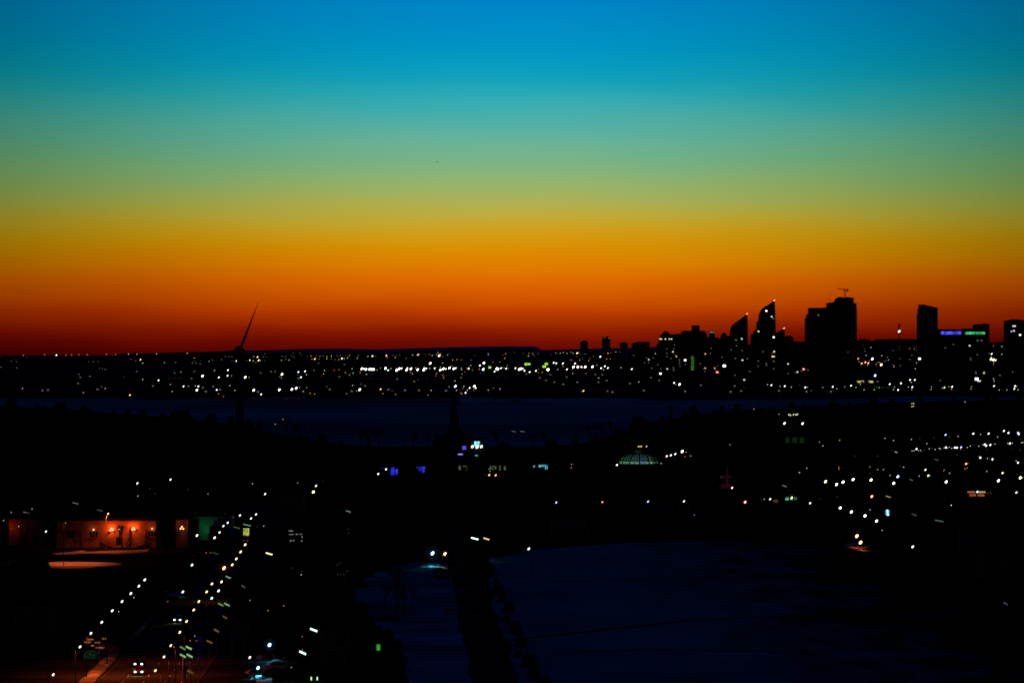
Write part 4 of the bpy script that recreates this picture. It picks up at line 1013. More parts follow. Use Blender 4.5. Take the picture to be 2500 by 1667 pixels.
# strip lights on posts (long tubes, all tipped the same way)
TUBE = MB().tube((-0.5, 0, 0.12), (0.5, 0, -0.12), 0.09, 0.09, 8).mesh('tube'); TUBE.materials.append(lamp_mat('w', 1))
DASH = {}
def strip_light(px, py, w, c, s, label, h=7.0):
    p = gp(px, py, h)
    k = 'strip_%s_%s' % (c, s)
    m = MATS.get(k) or glow(k, TINT[c], s)
    root = thing('strip_light', (p.x, p.y, 0), label, 'strip light', 'strip lights on posts')
    L_ = w / F * p.y
    put('post', UNIT_POLE, steel_m, root, (0, 0.15, 0), (0, 0, 0), (0.09, 0.09, h - 0.1))
    put('tube', TUBE, m, root, (0, 0, h), (0, 0, 0), (L_, 2.2, 2.2))
for px, py, w, c, s, lab in ((227.5, 1263.7, 12, 'a', 0.35, 'dim warm strip light above the orange building, leftmost'), (401.4, 1258.4, 15, 'a', 0.7, 'warm strip light above the right end of the orange building'), (383.7, 1259.7, 9, 'a', 0.12, 'faint strip light left of the warm one above the orange building'),
        (482, 1255.8, 13, 'y', 0.25, 'dim yellowish strip light above the green lit wall, left'), (553, 1255.3, 8, 'w', 0.1, 'faint strip light above the green lit wall, right'), (64, 1251, 14, 'y', 0.12, 'faint yellow strip light above the red lit wall'), (184.5, 1228, 14, 'w', 0.1, 'faint grey strip light high above the orange building'),
        (244, 1245.5, 14, 'w', 0.05, 'barely lit strip light above the orange building roof'), (603, 1281, 18, 'c', 0.2, 'teal strip light above the glowing yellow sign'), (578, 1287.5, 15, 'g', 0.08, 'dim green strip light left of the glowing yellow sign'), (657, 1351, 16, 'a', 1.6, 'bright amber strip light right of the boulevard'),
        (557.5, 1408.5, 13, 'c', 0.25, 'teal strip light beside the large orange lamp'), (526, 1350, 14, 'g', 0.04, 'barely lit green strip light by two red tail lamps'), (850.5, 1248, 11, 'c', 0.2, 'teal strip light high over the mid-rise with window grid'), (626, 1424, 12, 'c', 0.3, 'pale blue strip light below the amber one'),
        (594, 1431, 9, 'w', 0.06, 'faint strip light left of the pale blue one'), (766, 1537, 17, 'c', 2.2, 'bright white strip light, upper of two right of the blue lamp'), (739, 1592.5, 16, 'c', 1.8, 'bright white strip light, lower of two right of the blue lamp'), (539, 1475, 12, 'g', 0.25, 'green strip light, left of a touching pair'),
        (554, 1475, 13, 'g', 0.35, 'green strip light, right of a touching pair'), (447, 1581.5, 11, 'g', 0.2, 'green strip light, upper left of four beside the tail lights'), (461, 1580.5, 14, 'g', 0.5, 'green strip light, upper right of four beside the tail lights'), (446.5, 1599.8, 14, 'g', 0.4, 'green strip light, lower left of four beside the tail lights'),
        (463, 1599.8, 14, 'g', 0.45, 'green strip light, lower right of four beside the tail lights'), (511.5, 1566, 14, 'o', 0.12, 'dim orange strip light right of the cars'), (528.5, 1538.5, 12, 'o', 0.15, 'dim orange strip light, second up right of the cars'), (549, 1506, 10, 'o', 0.12, 'dim orange strip light, third up right of the cars'),
        (464, 1639, 15, 'o', 0.1, 'dim orange strip light near the bottom right of the cars'), (1159, 1314, 17, 'c', 3.0, 'brilliant white strip light between the hall and the snow field'), (1187.5, 1314.7, 14, 'a', 1.0, 'amber strip light right of the brilliant white one'),
        (1254, 1053, 10, 'c', 0.12, 'dim pale strip light on the shore, left of a pair'), (1275, 1053, 11, 'c', 0.15, 'dim pale strip light on the shore, right of a pair'), (1915, 1186, 10, 'a', 0.2, 'dim amber strip light right of the domed hall'), (2168.5, 1212, 12, 'o', 0.4, 'orange strip light above the cyan sign'),
        (2286.5, 1122, 9, 'c', 0.1, 'dim teal strip light in the right hand district'), (2224.5, 1171, 8, 'w', 0.1, 'faint grey strip light in the right hand district'), (2293, 1271, 20, 'c', 0.1, 'long dim strip light right of the cyan sign'), (2232, 1256, 12, 'w', 0.06, 'barely lit strip light just right of the cyan sign'),
        (2455, 1472.5, 9, 'b', 0.1, 'faint blue strip light at the far right by the snow field')):
    strip_light(px, py, w, c, s, lab)

# ------------------------------------------------------------------ cars
def car_meshes():
    d = {}
    b = MB().prism([(-2.2, 0.28), (2.15, 0.28), (2.25, 0.45), (2.22, 0.72), (1.2, 0.95), (-1.9, 1.0), (-2.2, 0.9), (-2.25, 0.5)], -0.88, 0.88)
    d['body'] = b
    v = [(1.15, -0.82, 0.93), (-1.95, -0.82, 0.97), (-1.95, 0.82, 0.97), (1.15, 0.82, 0.93), (0.35, -0.66, 1.45), (-1.35, -0.66, 1.47), (-1.35, 0.66, 1.47), (0.35, 0.66, 1.45)]
    d['windows'] = MB().add(v, [(0, 3, 2, 1), (4, 5, 6, 7), (0, 1, 5, 4), (1, 2, 6, 5), (2, 3, 7, 6), (3, 0, 4, 7)])
    d['roof'] = MB().box(-1.3, 0.3, -0.64, 0.64, 1.455, 1.50)
    d['wheel'] = MB().tube((0, -0.11, 0), (0, 0.11, 0), 0.32, 0.32, 12)
    d['bumper'] = MB().box(2.2, 2.32, -0.8, 0.8, 0.32, 0.55)
    return {k: m.mesh(k) for k, m in d.items()}
CM = car_meshes()
carpaint = [dark('car_paint_grey', (0.12, 0.12, 0.13), scale=3), dark('car_paint_red', (0.2, 0.03, 0.02), scale=3), dark('car_paint_white', (0.6, 0.6, 0.6), scale=3), dark('car_paint_blue', (0.05, 0.08, 0.2), scale=3)]
for k, m_ in (('body', carpaint[0]), ('windows', glass_m), ('roof', carpaint[0]), ('wheel', tyre_m), ('bumper', roof_m)):
    CM[k].materials.append(m_)
lens_off = dark('unlit_lens', (0.3, 0.3, 0.3), scale=5)
def car(loc, rz, label, paint=0, head=None, tail=None, group='cars', snow=False, beam=0, lr=0.24):
    root = thing('car', loc, label, 'car', group, rz)
    put('body', CM['body'], carpaint[paint], root); put('windows', CM['windows'], glass_m, root)
    put('roof', CM['roof'], snow_m if snow else carpaint[paint], root); put('bumper', CM['bumper'], roof_m, root)
    for x in (-1.4, 1.4):
        for y in (-0.8, 0.8):
            put('wheel', CM['wheel'], tyre_m, root, (x, y, 0.32))
    for y in (-0.68, 0.68):
        put('headlight', UNIT_BALL, lamp_mat(head, 4) if head else lens_off, root, (2.22, y, 0.66), (0, 0, 0), (0.1, lr, lr * 0.8) if head else (0.08, 0.15, 0.09))
        put('taillight', UNIT_BALL, lamp_mat(tail, 2) if tail else lens_off, root, (-2.24, y, 0.78), (0, 0, 0), (0.08, 0.16, 0.12))
        if beam:
            spot('headlight_beam', (2.5, y, 0.68), root, beam, (0.72, 0.8, 0.22), 62, 0.7, (R(90 - 7), 0, R(-90)))
    return root
def carat(px, py, h, rz, *a, **k):
    p = gp(px, py, h)
    return car((p.x, p.y, 0.04), rz, *a, **k)
carat(341.5, 1637, 0.66, R(-90), 'car with blue white headlights driving towards the viewer, lowest on the boulevard', 0, head='h', beam=5200)
carat(341, 1618, 0.66, R(-90), 'car with headlights close behind the lowest oncoming car', 3, head='h', beam=1600)
carat(436, 1511, 0.66, R(-92), 'oncoming car with blue white headlights farther up the boulevard', 2, head='h', beam=5200)
carat(435.5, 1576.5, 0.78, R(90), 'dark car with two red tail lights, lower of two driving away', 0, tail='r')
carat(474.5, 1561, 0.78, R(90), 'dark car with two red tail lights, upper of two driving away', 1, tail='r')
carat(509, 1348, 0.78, R(95), 'distant car with two pink tail lights left of the slanting lamp row', 1, tail='r')
carat(600, 1318, 0.78, R(95), 'distant car with two bright red tail lights under the glowing yellow sign', 0, tail='r')
carat(2414, 1203, 0.78, R(90), 'far car with two tail lights right of the orange lit canopy', 1, tail='r')
for i, (px, py) in enumerate(((1131, 1392), (1136, 1419), (1144, 1430), (1143, 1452), (1158, 1473), (1158, 1478), (1168, 1498), (1180, 1509), (1210, 1575), (1228, 1637))):
    carat(px, py, 0.9, R(96), '%s snow roofed car parked along the street beside the snow field' % ('farthest', 'second', 'third', 'fourth', 'fifth', 'sixth', 'seventh', 'eighth', 'ninth', 'nearest')[i], i % 4, group='cars parked along the street', snow=True)
for i, (px, py) in enumerate(((1075, 1391), (1078, 1405), (1102, 1490), (952, 1505))):
    carat(px, py, 0.9, R(20), '%s parked in the snow lot' % ('dark car with snowy roof at the head of the row', 'dark car behind the first one', 'lone car by the street side edge,', 'lone car at the left edge,')[i], i % 4, group='cars in the snow lot', snow=True)

# ------------------------------------------------------------------ generic dark buildings
def block(name, label, px0, px1, pyb, hgt, depth=14, mat=conc_m, wins=(), cat='building', roof='flat', group=None, dormant=True):
    Y = gy(pyb)
    cxp = (px0 + px1) / 2
    cx = wx(cxp, Y)
    w = (px1 - px0) / F * Y / 2
    root = thing(name, (cx, Y, 0), label, cat, group)
    put('wall', MB().box(-w, w, 0, depth, 0, hgt), mat, root)
    if roof == 'flat':
        put('roof', MB().box(-w - 0.4, w + 0.4, -0.4, depth + 0.4, hgt, hgt + 0.35), roof_m, root)
        put('roof_vent', MB().box(-w * 0.4, -w * 0.4 + 2.2, depth * 0.4, depth * 0.4 + 2, hgt + 0.35, hgt + 1.7), roof_m, root)
    else:
        put('roof', MB().prism([(-w - 0.5, hgt), (w + 0.5, hgt), (w * 0.75, hgt + depth * 0.35), (-w * 0.75, hgt + depth * 0.35)], -0.5, depth + 0.5), roof_m, root)
    put('door', MB().box(-0.8, 0.8, -0.06, 0.1, 0, 2.2), roof_m, root)
    if dormant:
        n = max(2, int(w * 2 / 4.5))
        fl = max(1, int(hgt / 3.4))
        q = 0
        for j in range(fl):
            for i in range(n):
                if q >= 24:
                    break
                x = -w + (i + 0.5) * 2 * w / n
                if j == 0 and abs(x) < 2:
                    continue
                fr = put('window', UNIT_BOX, glass_m, root, (x, 0.0, 1.7 + j * 3.4), (0, 0, 0), (1.5, 0.16, 1.5)); q += 1
    for a, b, c, d, m_ in wins:
        put('lit_window', MB().box(wx(a, Y) - cx, wx(b, Y) - cx, -0.2, 0.1, wz(d, Y), wz(c, Y)), m_, root)
    root['_'] = 0
    del root['_']
    return root, Y, cx

# orange lit building with globe wall lamps
Yw = gy(1336)
cxw = wx(290, Yw)
ob = thing('orange_lit_building', (cxw, Yw, 0), 'long building with plaster wall washed orange by clusters of wall lamps', 'building')
def X(px, Y_=Yw):
    return wx(px, Y_) - cxw
wh = wz(1270.5, Yw)
put('wall', MB().box(X(138), X(383), 0, 16, 0, wh), ochre_m, ob)
put('wing_wall', MB().box(X(428), X(458), 1.5, 16, 0, wh + 0.2), ochre_m, ob)
put('stair_tower', MB().box(X(383) + 0.02, X(428) - 0.02, -2.5, 14, 0, wh + 1.6), roof_m, ob)
put('roof', MB().box(X(136), X(384), -0.6, 16.5, wh, wh + 1.1), roof_m, ob)
put('wing_roof', MB().box(X(427), X(460), 1.0, 16.5, wh + 0.2, wh + 1.2), roof_m, ob)
for px in (174, 229, 372):
    w_ = put('window', MB().box(X(px) - 1.3, X(px) + 1.3, -0.05, 0.1, wz(1310, Yw), wz(1296, Yw)), glass_m, ob)
    put('sill', MB().box(X(px) - 1.6, X(px) + 1.6, -0.5, 0.0, wz(1312, Yw), wz(1310.3, Yw)), snow_m, w_)
    for dx in (-0.45, 0.45):
        put('mullion', MB().box(X(px) + dx - 0.05, X(px) + dx + 0.05, -0.12, -0.05, wz(1310, Yw), wz(1296, Yw)), plaster_m, w_)
put('door', MB().box(X(290) - 0.9, X(290) + 0.9, -0.06, 0.1, 0.9, 3.4), roof_m, ob)
OR = (1.0, 0.105, 0.005)
def wall_lamp(pxs, power, y=-0.7):
    for px, py in pxs:
        Yl = Yw + y
        put('wall_lamp', UNIT_BALL, lamp_mat('o', 3), ob, (wx(px, Yl) - cxw, y, wz(py, Yl)), HEADROT, (0.34, 0.25, 0.25))
    px, py = pxs[0]
    put('lamp_bracket', MB().tube((X(px), y, wz(py, Yw) - 0.4), (X(px), 0.1, wz(py, Yw) - 0.6), 0.05, 0.05, 5), steel_m, ob)
    if power:
        l = bpy.data.lights.new('wall_lamp_light', 'POINT')
        l.energy, l.color, l.shadow_soft_size = power, OR, 0.0
        o = bpy.data.objects.new('wall_lamp_light', l); COL.objects.link(o)
        o.parent = ob; o.location = (X(px) + 0.1, y - 0.75, wz(py, Yw))
wall_lamp([(228.5, 1292.5)], 45)
wall_lamp([(272.5, 1289), (269.5, 1294), (275.5, 1293)], 640)
wall_lamp([(289, 1292)], 120)
wall_lamp([(325.5, 1287.5), (322.5, 1292), (328.5, 1291.5)], 640)
wall_lamp([(371.5, 1290)], 70)
wall_lamp([(444, 1285.5), (441, 1290), (447.5, 1290)], 70)
# ramps up to the door, with rails
for a, b, za, zb in ((248, 283, 2.2, 0.2), (330, 372, 0.2, 2.0)):
    rp = put('ramp', MB().prism([(X(a), -0.1), (X(b), -0.1), (X(b), zb), (X(a), za)], -5.2, -3.6), conc_m, ob)
    m = MB().tube((X(a), -5.1, za + 1.0), (X(b), -5.1, zb + 1.0), 0.07, 0.07, 5)
    for i in range(6):
        x = X(a) + (X(b) - X(a)) * i / 5
        z = za + (zb - za) * i / 5
        m.tube((x, -5.1, z - 0.1), (x, -5.1, z + 1.0), 0.05, 0.05, 5)
    put('railing', m, steel_m, rp)
tree('bare_tree', 0, 0, 11.5, 'bare tree silhouetted before the orange wall between two lamp clusters', 1, loc=Vector((wx(298, 1008), 1008, 0)))
tree('conifer', 0, 0, 7.4, 'small pointed conifer before the orange wall under a lamp cluster', 0, True, loc=Vector((wx(318, 1006), 1006, 0)))
tree('conifer', 0, 0, 6.6, 'dark conifer before the right end of the orange wall', 1, True, loc=Vector((wx(358, 1007), 1007, 0)))
tree('conifer', 0, 0, 5.4, 'dark bushy conifer hiding the left end of the orange wall', 0, True, loc=Vector((wx(196, 1006), 1006, 0)))
tree('bare_tree', 0, 0, 8.5, 'bare tree before the left part of the orange wall', 0, loc=Vector((wx(184, 1007), 1007, 0)))
tree('conifer', 0, 0, 8.0, 'tall dark conifer between orange wall and its wing', 1, True, loc=Vector((wx(392, 1008), 1008, 0)))
# red lit wall at far left
rb, Yr_, cr_ = block('red_lit_building', 'low building with dim red lit wall at the far left', 22, 102, 1330, 8.6, 12, ochre_m, dormant=False)
def plight(root, loc, power, col):
    l = bpy.data.lights.new('wall_light', 'POINT'); l.energy, l.color, l.shadow_soft_size = power, col, 0.0
    o = bpy.data.objects.new('wall_light', l); COL.objects.link(o); o.parent = root; o.location = loc
put('wall_lamp', UNIT_BALL, lamp_mat('o', 1), rb, (-4.5, -0.5, 5.4), HEADROT, (0.22, 0.16, 0.16))
plight(rb, (-4.5, -2.2, 6.0), 60, (1.0, 0.05, 0.005))
for i, px in enumerate((52, 66, 84)):
    tree('conifer', 0, 0, (6.2, 6.8, 5.8)[i], 'dark conifer before the red lit wall, %s of three' % ('left', 'tallest and middle', 'right')[i], i, True, 'conifers before the red lit wall', Vector((wx(px, Yr_ - 5), Yr_ - 5, 0)))
# green lit wall
gb, Yg, cg = block('green_lit_building', 'building whose side wall glows dim green beside the slanting lamp row', 463, 564, 1318, 8.0, 12, plaster_m, dormant=False)
gx = lambda px: wx(px, Yg) - cg
put('dark_bay', MB().box(gx(467), gx(486), -0.5, 0.2, 0.5, 7.2), roof_m, gb)
put('garage', MB().box(gx(514), gx(560), -4, 0, 0, wz(1285, Yg - 4)), brick_m, gb)
put('window', UNIT_BOX, glass_m, gb, (gx(535), 0, wz(1268, Yg)), (0, 0, 0), (1.1, 0.2, 1.0))
put('window', UNIT_BOX, glass_m, gb, (gx(526), 0, wz(1274, Yg)), (0, 0, 0), (0.8, 0.2, 0.8))
put('wall_lamp', UNIT_BALL, lamp_mat('g', 1), gb, (gx(505), -0.9, 4.2), HEADROT, (0.14, 0.1, 0.1))
plight(gb, (gx(505), -3.2, 4.0), 85, (0.02, 0.55, 0.16))
# glowing yellow sign on a post
p = gp(601, 1298, 6.0)
sg = thing('glowing_sign', (p.x, p.y, 0), 'glowing yellow patterned sign on posts at the top of the boulevard', 'sign')
put('post', MB().tube((-0.7, 0.2, 0), (-0.7, 0.2, 5), 0.1, 0.1).tube((0.7, 0.2, 0), (0.7, 0.2, 5), 0.1, 0.1), steel_m, sg)
put('sign_face', MB().box(-0.95, 0.95, -0.1, 0.1, 4.8, 7.2), glow('yellow_sign_light', (0.5, 0.55, 0.08), 0.6, 1.0, 3.4), sg)

# dark mid-rise with a grid of lit windows
dimw = glow('grey_window_light', (0.16, 0.17, 0.16), 1.0, 0.5, 0.5)
wins = [(705, 715, 1294, 1296.5, dimw), (706, 717, 1303, 1305, dimw), (722, 727, 1302.5, 1304.5, dimw), (731, 738, 1302, 1304.5, dimw), (736, 738.5, 1308, 1312, dimw), (708, 711.5, 1318, 1321, dimw), (715, 718.5, 1317, 1320, dimw), (735, 738, 1318, 1321.5, dimw)]
block('mid_rise', 'dark mid-rise with a few rows of grey lit windows', 694, 752, 1372, 13.5, 14, conc_m, wins)
faint = glow('faint_window_light', (0.018, 0.02, 0.018), 1.0)
wins = [(x, x + 3, y, y + 3, faint) for x, y in ((822, 1376), (829, 1372), (823, 1400), (830, 1400), (838, 1400), (823, 1410), (830, 1410), (838, 1410), (846, 1392), (848, 1290), (850, 1299))]
block('mid_rise', 'tall dark mid-rise with barely lit windows left of the snow lot', 786, 856, 1440, 17.0, 16, conc_m, wins)
# hut with green window and striped awning by the snow lot
gw = glow('green_window_light', (0.02, 0.30, 0.01), 1.0, 0.3, 1.0)
hut, Yh, ch = block('hut', 'dark hut with one bright green window left of the snow lot', 880, 955, 1612, 5.0, 9, conc_m, [(919.5, 928, 1572, 1586.5, gw)])
aw = thing('striped_awning', gp(924, 1566, 0), 'faint teal striped awning on posts at the snow lot edge', 'awning')
for i in range(9):
    put('slat', MB().box(-2.2 + i * 0.5, -1.82 + i * 0.5, -1.2, 1.2, 3.2 - i * 0.16, 3.3 - i * 0.16), plaster_m, aw)
for x, y in ((-2.2, -1.1), (2.2, -1.1), (-2.2, 1.1), (2.2, 1.1)):
    put('post', MB().tube((x, y, 0), (x, y, 3.2 if x < 0 else 1.9), 0.05, 0.05, 5), steel_m, aw)
# red lit kiosk and green lit shelter beside the left lamp row
kb, Yk, ck = block('kiosk', 'small kiosk with dim red lit slats beside the left lamp row', 204, 252, 1588, 4.4, 5, brick_m, dormant=False)
for i, (a, b, py) in enumerate(((214, 228, 1560), (206, 222, 1566.5), (232, 244, 1567.5), (234, 256, 1580), (250, 259, 1558), (222, 230, 1575))):
    put('lit_slat', MB().box(wx(a, Yk) - ck, wx(b, Yk) - ck, -0.3, -0.02, wz(py + 1.4, Yk), wz(py - 1.4, Yk)), glow('red_slat_light', (0.26, 0.085, 0.04), 1.0) if i == 0 else MATS['red_slat_light'], kb)
sh = thing('shelter', gp(223, 1612, 0), 'glazed shelter glowing dim green beside the left lamp row', 'shelter')
gl2 = glow('green_shelter_light', (0.003, 0.014, 0.006), 1.0, 0.9, 1.6)
put('back_pane', MB().box(-1.6, 1.6, 0.6, 0.66, 0.3, 2.1), gl2, sh)
put('roof', MB().box(-1.8, 1.8, -0.8, 0.9, 2.2, 2.35), roof_m, sh)
for x in (-1.6, 1.6):
    put('post', MB().box(x - 0.05, x + 0.05, -0.7, -0.6, 0, 2.2), steel_m, sh)
put('bench', MB().box(-1.2, 1.2, 0.1, 0.5, 0.4, 0.46), conc_m, sh)
# tree lit orange by the fourth left lamp, thin flag pole above it
rt = tree('bare_tree', 0, 0, 6.5, 'bare tree lit orange next to the fourth lamp of the left row', 2, loc=Vector((wx(261, 640), 640, 0)))
spot('uplight', (0.9, -1.6, 0.2), rt, 1500, (1, .18, .03), 90, 0.5, (R(155), 0, 0))
fp = tag(put('flag_pole', MB().tube((0, 0, 0), (0, 0, 15.5), 0.09, 0.05, 6), pale_steel_m, None, (wx(254.5, 660), 660, 0)), 'thin pale pole rising behind the orange lit tree', 'pole')
# trees strung with blue bulbs
bb = glow('blue_bulb_light', (0.05, 0.05, 0.8), 0.8)
for i, (px, py, n) in enumerate(((488, 1600, 26), (476, 1632, 22), (452, 1665, 16), (538, 1528, 12))):
    tr = tree('bare_tree', px, py, 5.0, 'small bare tree strung with tiny blue bulbs, %s right of the boulevard' % ('second up', 'second down', 'lowest', 'topmost')[i], i)
    m = MB()
    for _ in range(n):
        a, r_, z = random.uniform(0, 6.28), random.uniform(0.2, 1.4), random.uniform(1.6, 4.4)
        m.ball((r_ * math.cos(a), r_ * math.sin(a), z), 0.035, 0.035, 0.035, 6, 4)
    o = put('string_lights', m, bb, tr); o['kind'] = 'stuff'
# heaps of snow and two vans lit teal
for i, (px, py, w) in enumerate(((640, 1606, 3.2), (617, 1642, 3.5), (634, 1657, 3.0), (676, 1618, 4.6), (650, 1632, 2.6))):
    p = gp(px, py)
    m = MB()
    for k in range(7):
        a = k * 0.9
        m.ball((math.cos(a) * w * 0.35 * (k % 3) / 2, math.sin(a) * 0.9, 0.1), random.uniform(.7, 1.1) * w * 0.3, random.uniform(0.7, 1.3), random.uniform(0.35, 0.7), 10, 6)
    tag(put('snow_heap', m, snow_m, None, p), 'heap of shovelled snow lit teal, %s near the blue lamps' % ('topmost', 'leftmost', 'lowest', 'widest', 'middle one')[i], 'snow heap', 'snow heaps by the blue lamps')
for i, (px, py) in enumerate(((683, 1622), (622, 1640))):
    carat(px, py, 0.9, R(15 + 70 * i), 'white car parked among the teal lit snow heaps, %s' % ('right one', 'left one')[i], 2, group='cars among the snow heaps', snow=True)
m = MB()
for k in range(6):
    m.ball((-2.6 + k * 1.0, 0.5 * math.sin(k * 2.1), 0.1), random.uniform(0.8, 1.2), random.uniform(0.9, 1.5), random.uniform(0.6, 1.1), 10, 6)
pq = gp(1056, 1350, 4)
tag(put('snow_heap', m, snow_m, None, (pq.x - 0.4, pq.y + 3.2, 0)), 'snow heap glowing cyan at the foot of the dazzling floodlight', 'snow heap')
# slender green lit pylons at the bottom
for i, px in enumerate((760, 774.5)):
    p = gp(px, 1667)
    t_ = thing('light_pylon', p, 'short pylon with green white light near the bottom edge, %s of two' % ('left', 'right')[i], 'pylon', 'light pylons')
    put('post', MB().tube((0, 0, 0), (0, 0, 1.0), 0.12, 0.12), steel_m, t_)
    put('light', MB().box(-0.12, 0.12, -0.12, 0.12, 0.6, 1.25), glow('green_white_light', (0.4, 1.0, 0.35), 1.3) if i == 0 else MATS['green_white_light'], t_)

# ------------------------------------------------------------------ exhibition grounds in the middle distance
Yx = 1568.0
cxx = wx(1120, Yx)
hall = thing('exhibition_hall', (cxx, Yx, 0), 'long dark hall with blue and yellow lit windows and a cyan lit centre tower', 'hall')
hx_ = lambda px: wx(px, Yx) - cxx
hz_ = lambda py: wz(py, Yx)
put('wall', MB().box(hx_(880), hx_(1368), 0, 40, 0, 12), conc_m, hall)
put('roof', MB().box(hx_(876), hx_(1372), -1, 41, 12, 12.8), roof_m, hall)
put('centre_tower', MB().box(hx_(1140), hx_(1192), -1.5, 10, 0, hz_(1094)), conc_m, hall)
put('tower_cap', MB().box(hx_(1150), hx_(1180), -1.0, 8, hz_(1094), hz_(1072)), conc_m, hall)
pan = glow('cyan_screen_light', (0.25, 0.85, 0.88), 1.0, 0.5, 0.8)
put('lit_screen', MB().box(hx_(1158), hx_(1171.5), -1.35, -1.05, hz_(1089), hz_(1077)), pan, hall)
put('floodlight', UNIT_BALL, lamp_mat('w', 3), hall, (hx_(1153.5), -1.8, hz_(1089.5)), HEADROT, (0.8, 0.55, 0.55))
put('floodlight', UNIT_BALL, lamp_mat('w', 3), hall, (hx_(1165), -1.9, hz_(1090.5)), HEADROT, (0.9, 0.6, 0.6))
put('floodlight', UNIT_BALL, lamp_mat('w', 3), hall, (hx_(1175.3), -1.8, hz_(1089.5)), HEADROT, (0.8, 0.55, 0.55))
vio = glow('violet_light', (0.12, 0.07, 0.62), 1.0, 0.3)
put('violet_sign', MB().box(hx_(1129), hx_(1138), -1.9, -1.6, hz_(1097), hz_(1088)), vio, hall)
put('violet_sign', MB().box(hx_(1118.5), hx_(1130), -0.5, -0.1, hz_(1110), hz_(1105.5)), glow('bright_violet_light', (0.3, 0.22, 0.95), 1.2, 0.3), hall)
put('lit_window', MB().box(hx_(1160), hx_(1166.5), -1.9, -1.4, hz_(1113), hz_(1109.5)), glow('teal_window_light', (0.06, 0.3, 0.22), 1.0), hall)
blw = glow('blue_window_light', (0.02, 0.025, 0.55), 1.0, 0.6, 0.5)
for a, b, c, d in ((952.5, 957, 1140, 1160), (957.8, 963, 1140, 1150), (957.8, 963, 1151, 1160), (965.5, 971.5, 1144, 1158), (1018, 1038, 1139, 1143), (1020.5, 1028, 1144, 1149), (1029, 1036.5, 1144, 1153.5)):
    put('lit_window', MB().box(hx_(a), hx_(b), -0.3, 0.1, hz_(d), hz_(c)), blw, hall)
put('lit_window', MB().box(hx_(928), hx_(938), -0.3, 0.1, hz_(1144), hz_(1141)), glow('dim_blue_window_light', (0.005, 0.006, 0.06), 1.0), hall)
olw = glow('olive_window_light', (0.065, 0.075, 0.02), 1.0, 0.8, 0.45)
for a, b, c, d in ((1120, 1125, 1137, 1147), (1131, 1138, 1136.5, 1139), (1139, 1143, 1139, 1149), (1144, 1151, 1143, 1148), (1149, 1160, 1137, 1141), (1144.5, 1150, 1149.5, 1156), (1151, 1158, 1143, 1147), (1188, 1196, 1142, 1147), (1197, 1206, 1136.5, 1146), (1206.5, 1212, 1136.5, 1144), (1219, 1222, 1136, 1148), (1230, 1235, 1137, 1147)):
    put('lit_window', MB().box(hx_(a), hx_(b), -0.3, 0.1, hz_(d), hz_(c)), olw, hall)
clw = glow('cyan_window_light', (0.08, 0.42, 0.5), 1.0, 0.5, 0.6)
for a, b, c, d in ((1315, 1322, 1134, 1140), (1323, 1330, 1134, 1139), (1331, 1337, 1134, 1145), (1302, 1306, 1136, 1140)):
    put('lit_window', MB().box(hx_(a), hx_(b), -0.3, 0.1, hz_(d), hz_(c)), clw, hall)
for i in range(22):
    put('pilaster', MB().box(hx_(886 + i * 22.4), hx_(888 + i * 22.4), -0.6, -0.02, 0, 11.6), conc_m, hall)

Ys = 1900.0
sp = thing('spire_tower', (wx(1107.5, Ys), Ys, 0), 'dark tapering spire standing out against the frozen lake', 'tower')
sz = lambda py: wz(py, Ys)
sw = lambda a: a / F * Ys
put('base_block', MB().box(sw(-46), sw(46), 0, 16, 0, sz(1062)), conc_m, sp)
put('shoulder', MB().prism([(sw(-22), sz(1062)), (sw(24), sz(1062)), (sw(16), sz(1046)), (sw(-14), sz(1046))], 1, 14), conc_m, sp)
put('shaft', MB().tube((0, 7, sz(1047)), (0, 7, sz(1010)), sw(13), sw(9.5), 8), conc_m, sp)
put('belfry', MB().tube((0, 7, sz(1010)), (0, 7, sz(976)), sw(8), sw(6.4), 8), conc_m, sp)
put('spire', MB().tube((0, 7, sz(976)), (0, 7, sz(958)), sw(6.8), 0.08, 8), roof_m, sp)

# glass dome
Yd = 1600.0
cxd = wx(1562, Yd)
dz = wz(1133, Yd)
dm = thing('glass_dome_building', (cxd, Yd, 0), 'building with a ribbed glass dome glowing green and blue from inside', 'building')
put('base', MB().box(-19, 19, -1, 26, 0, dz - 1.2), conc_m, dm)
put('cornice', MB().box(-19.5, 19.5, -1.5, 26.5, dz - 1.2, dz - 0.8), conc_m, dm)
RD_ = 10.1
put('drum', MB().tube((0, 12, dz - 0.9), (0, 12, dz - 0.05), RD_ + 0.5, RD_ + 0.4, 32), conc_m, dm)
prof = [(1.0, 0.0), (0.975, 0.16), (0.93, 0.30), (0.87, 0.46), (0.62, 0.68), (0.27, 0.79), (0.25, 1.0), (0.18, 1.03)]
DH = wz(1100.5, Yd) - dz
tone = [((0.11, 0.27, 0.17), 1.0), ((0.012, 0.042, 0.022), 1.0), ((0.022, 0.062, 0.04), 1.0), ((0.011, 0.036, 0.023), 1.0), ((0.004, 0.014, 0.009), 1.0), ((0.012, 0.04, 0.028), 1.0), ((0.003, 0.008, 0.005), 1.0)]
rndp = random.Random(5)
PM = {}
for j in range(7):
    for kind, mul in (('green', (0.75, 1.05, 0.75)), ('pale', (1.1, 1.0, 1.15)), ('blue', (1.0, 0.85, 2.6)), ('dim', (0.28, 0.34, 0.3))):
        PM[(j, kind)] = glow('dome_pane_%s_%s' % (kind, ('bottom', 'low', 'lower', 'middle', 'upper', 'high', 'top')[j]), tuple(tone[j][0][i] * mul[i] * 0.75 for i in range(3)), 1.0, 0.25, 0.9)
NR = 24
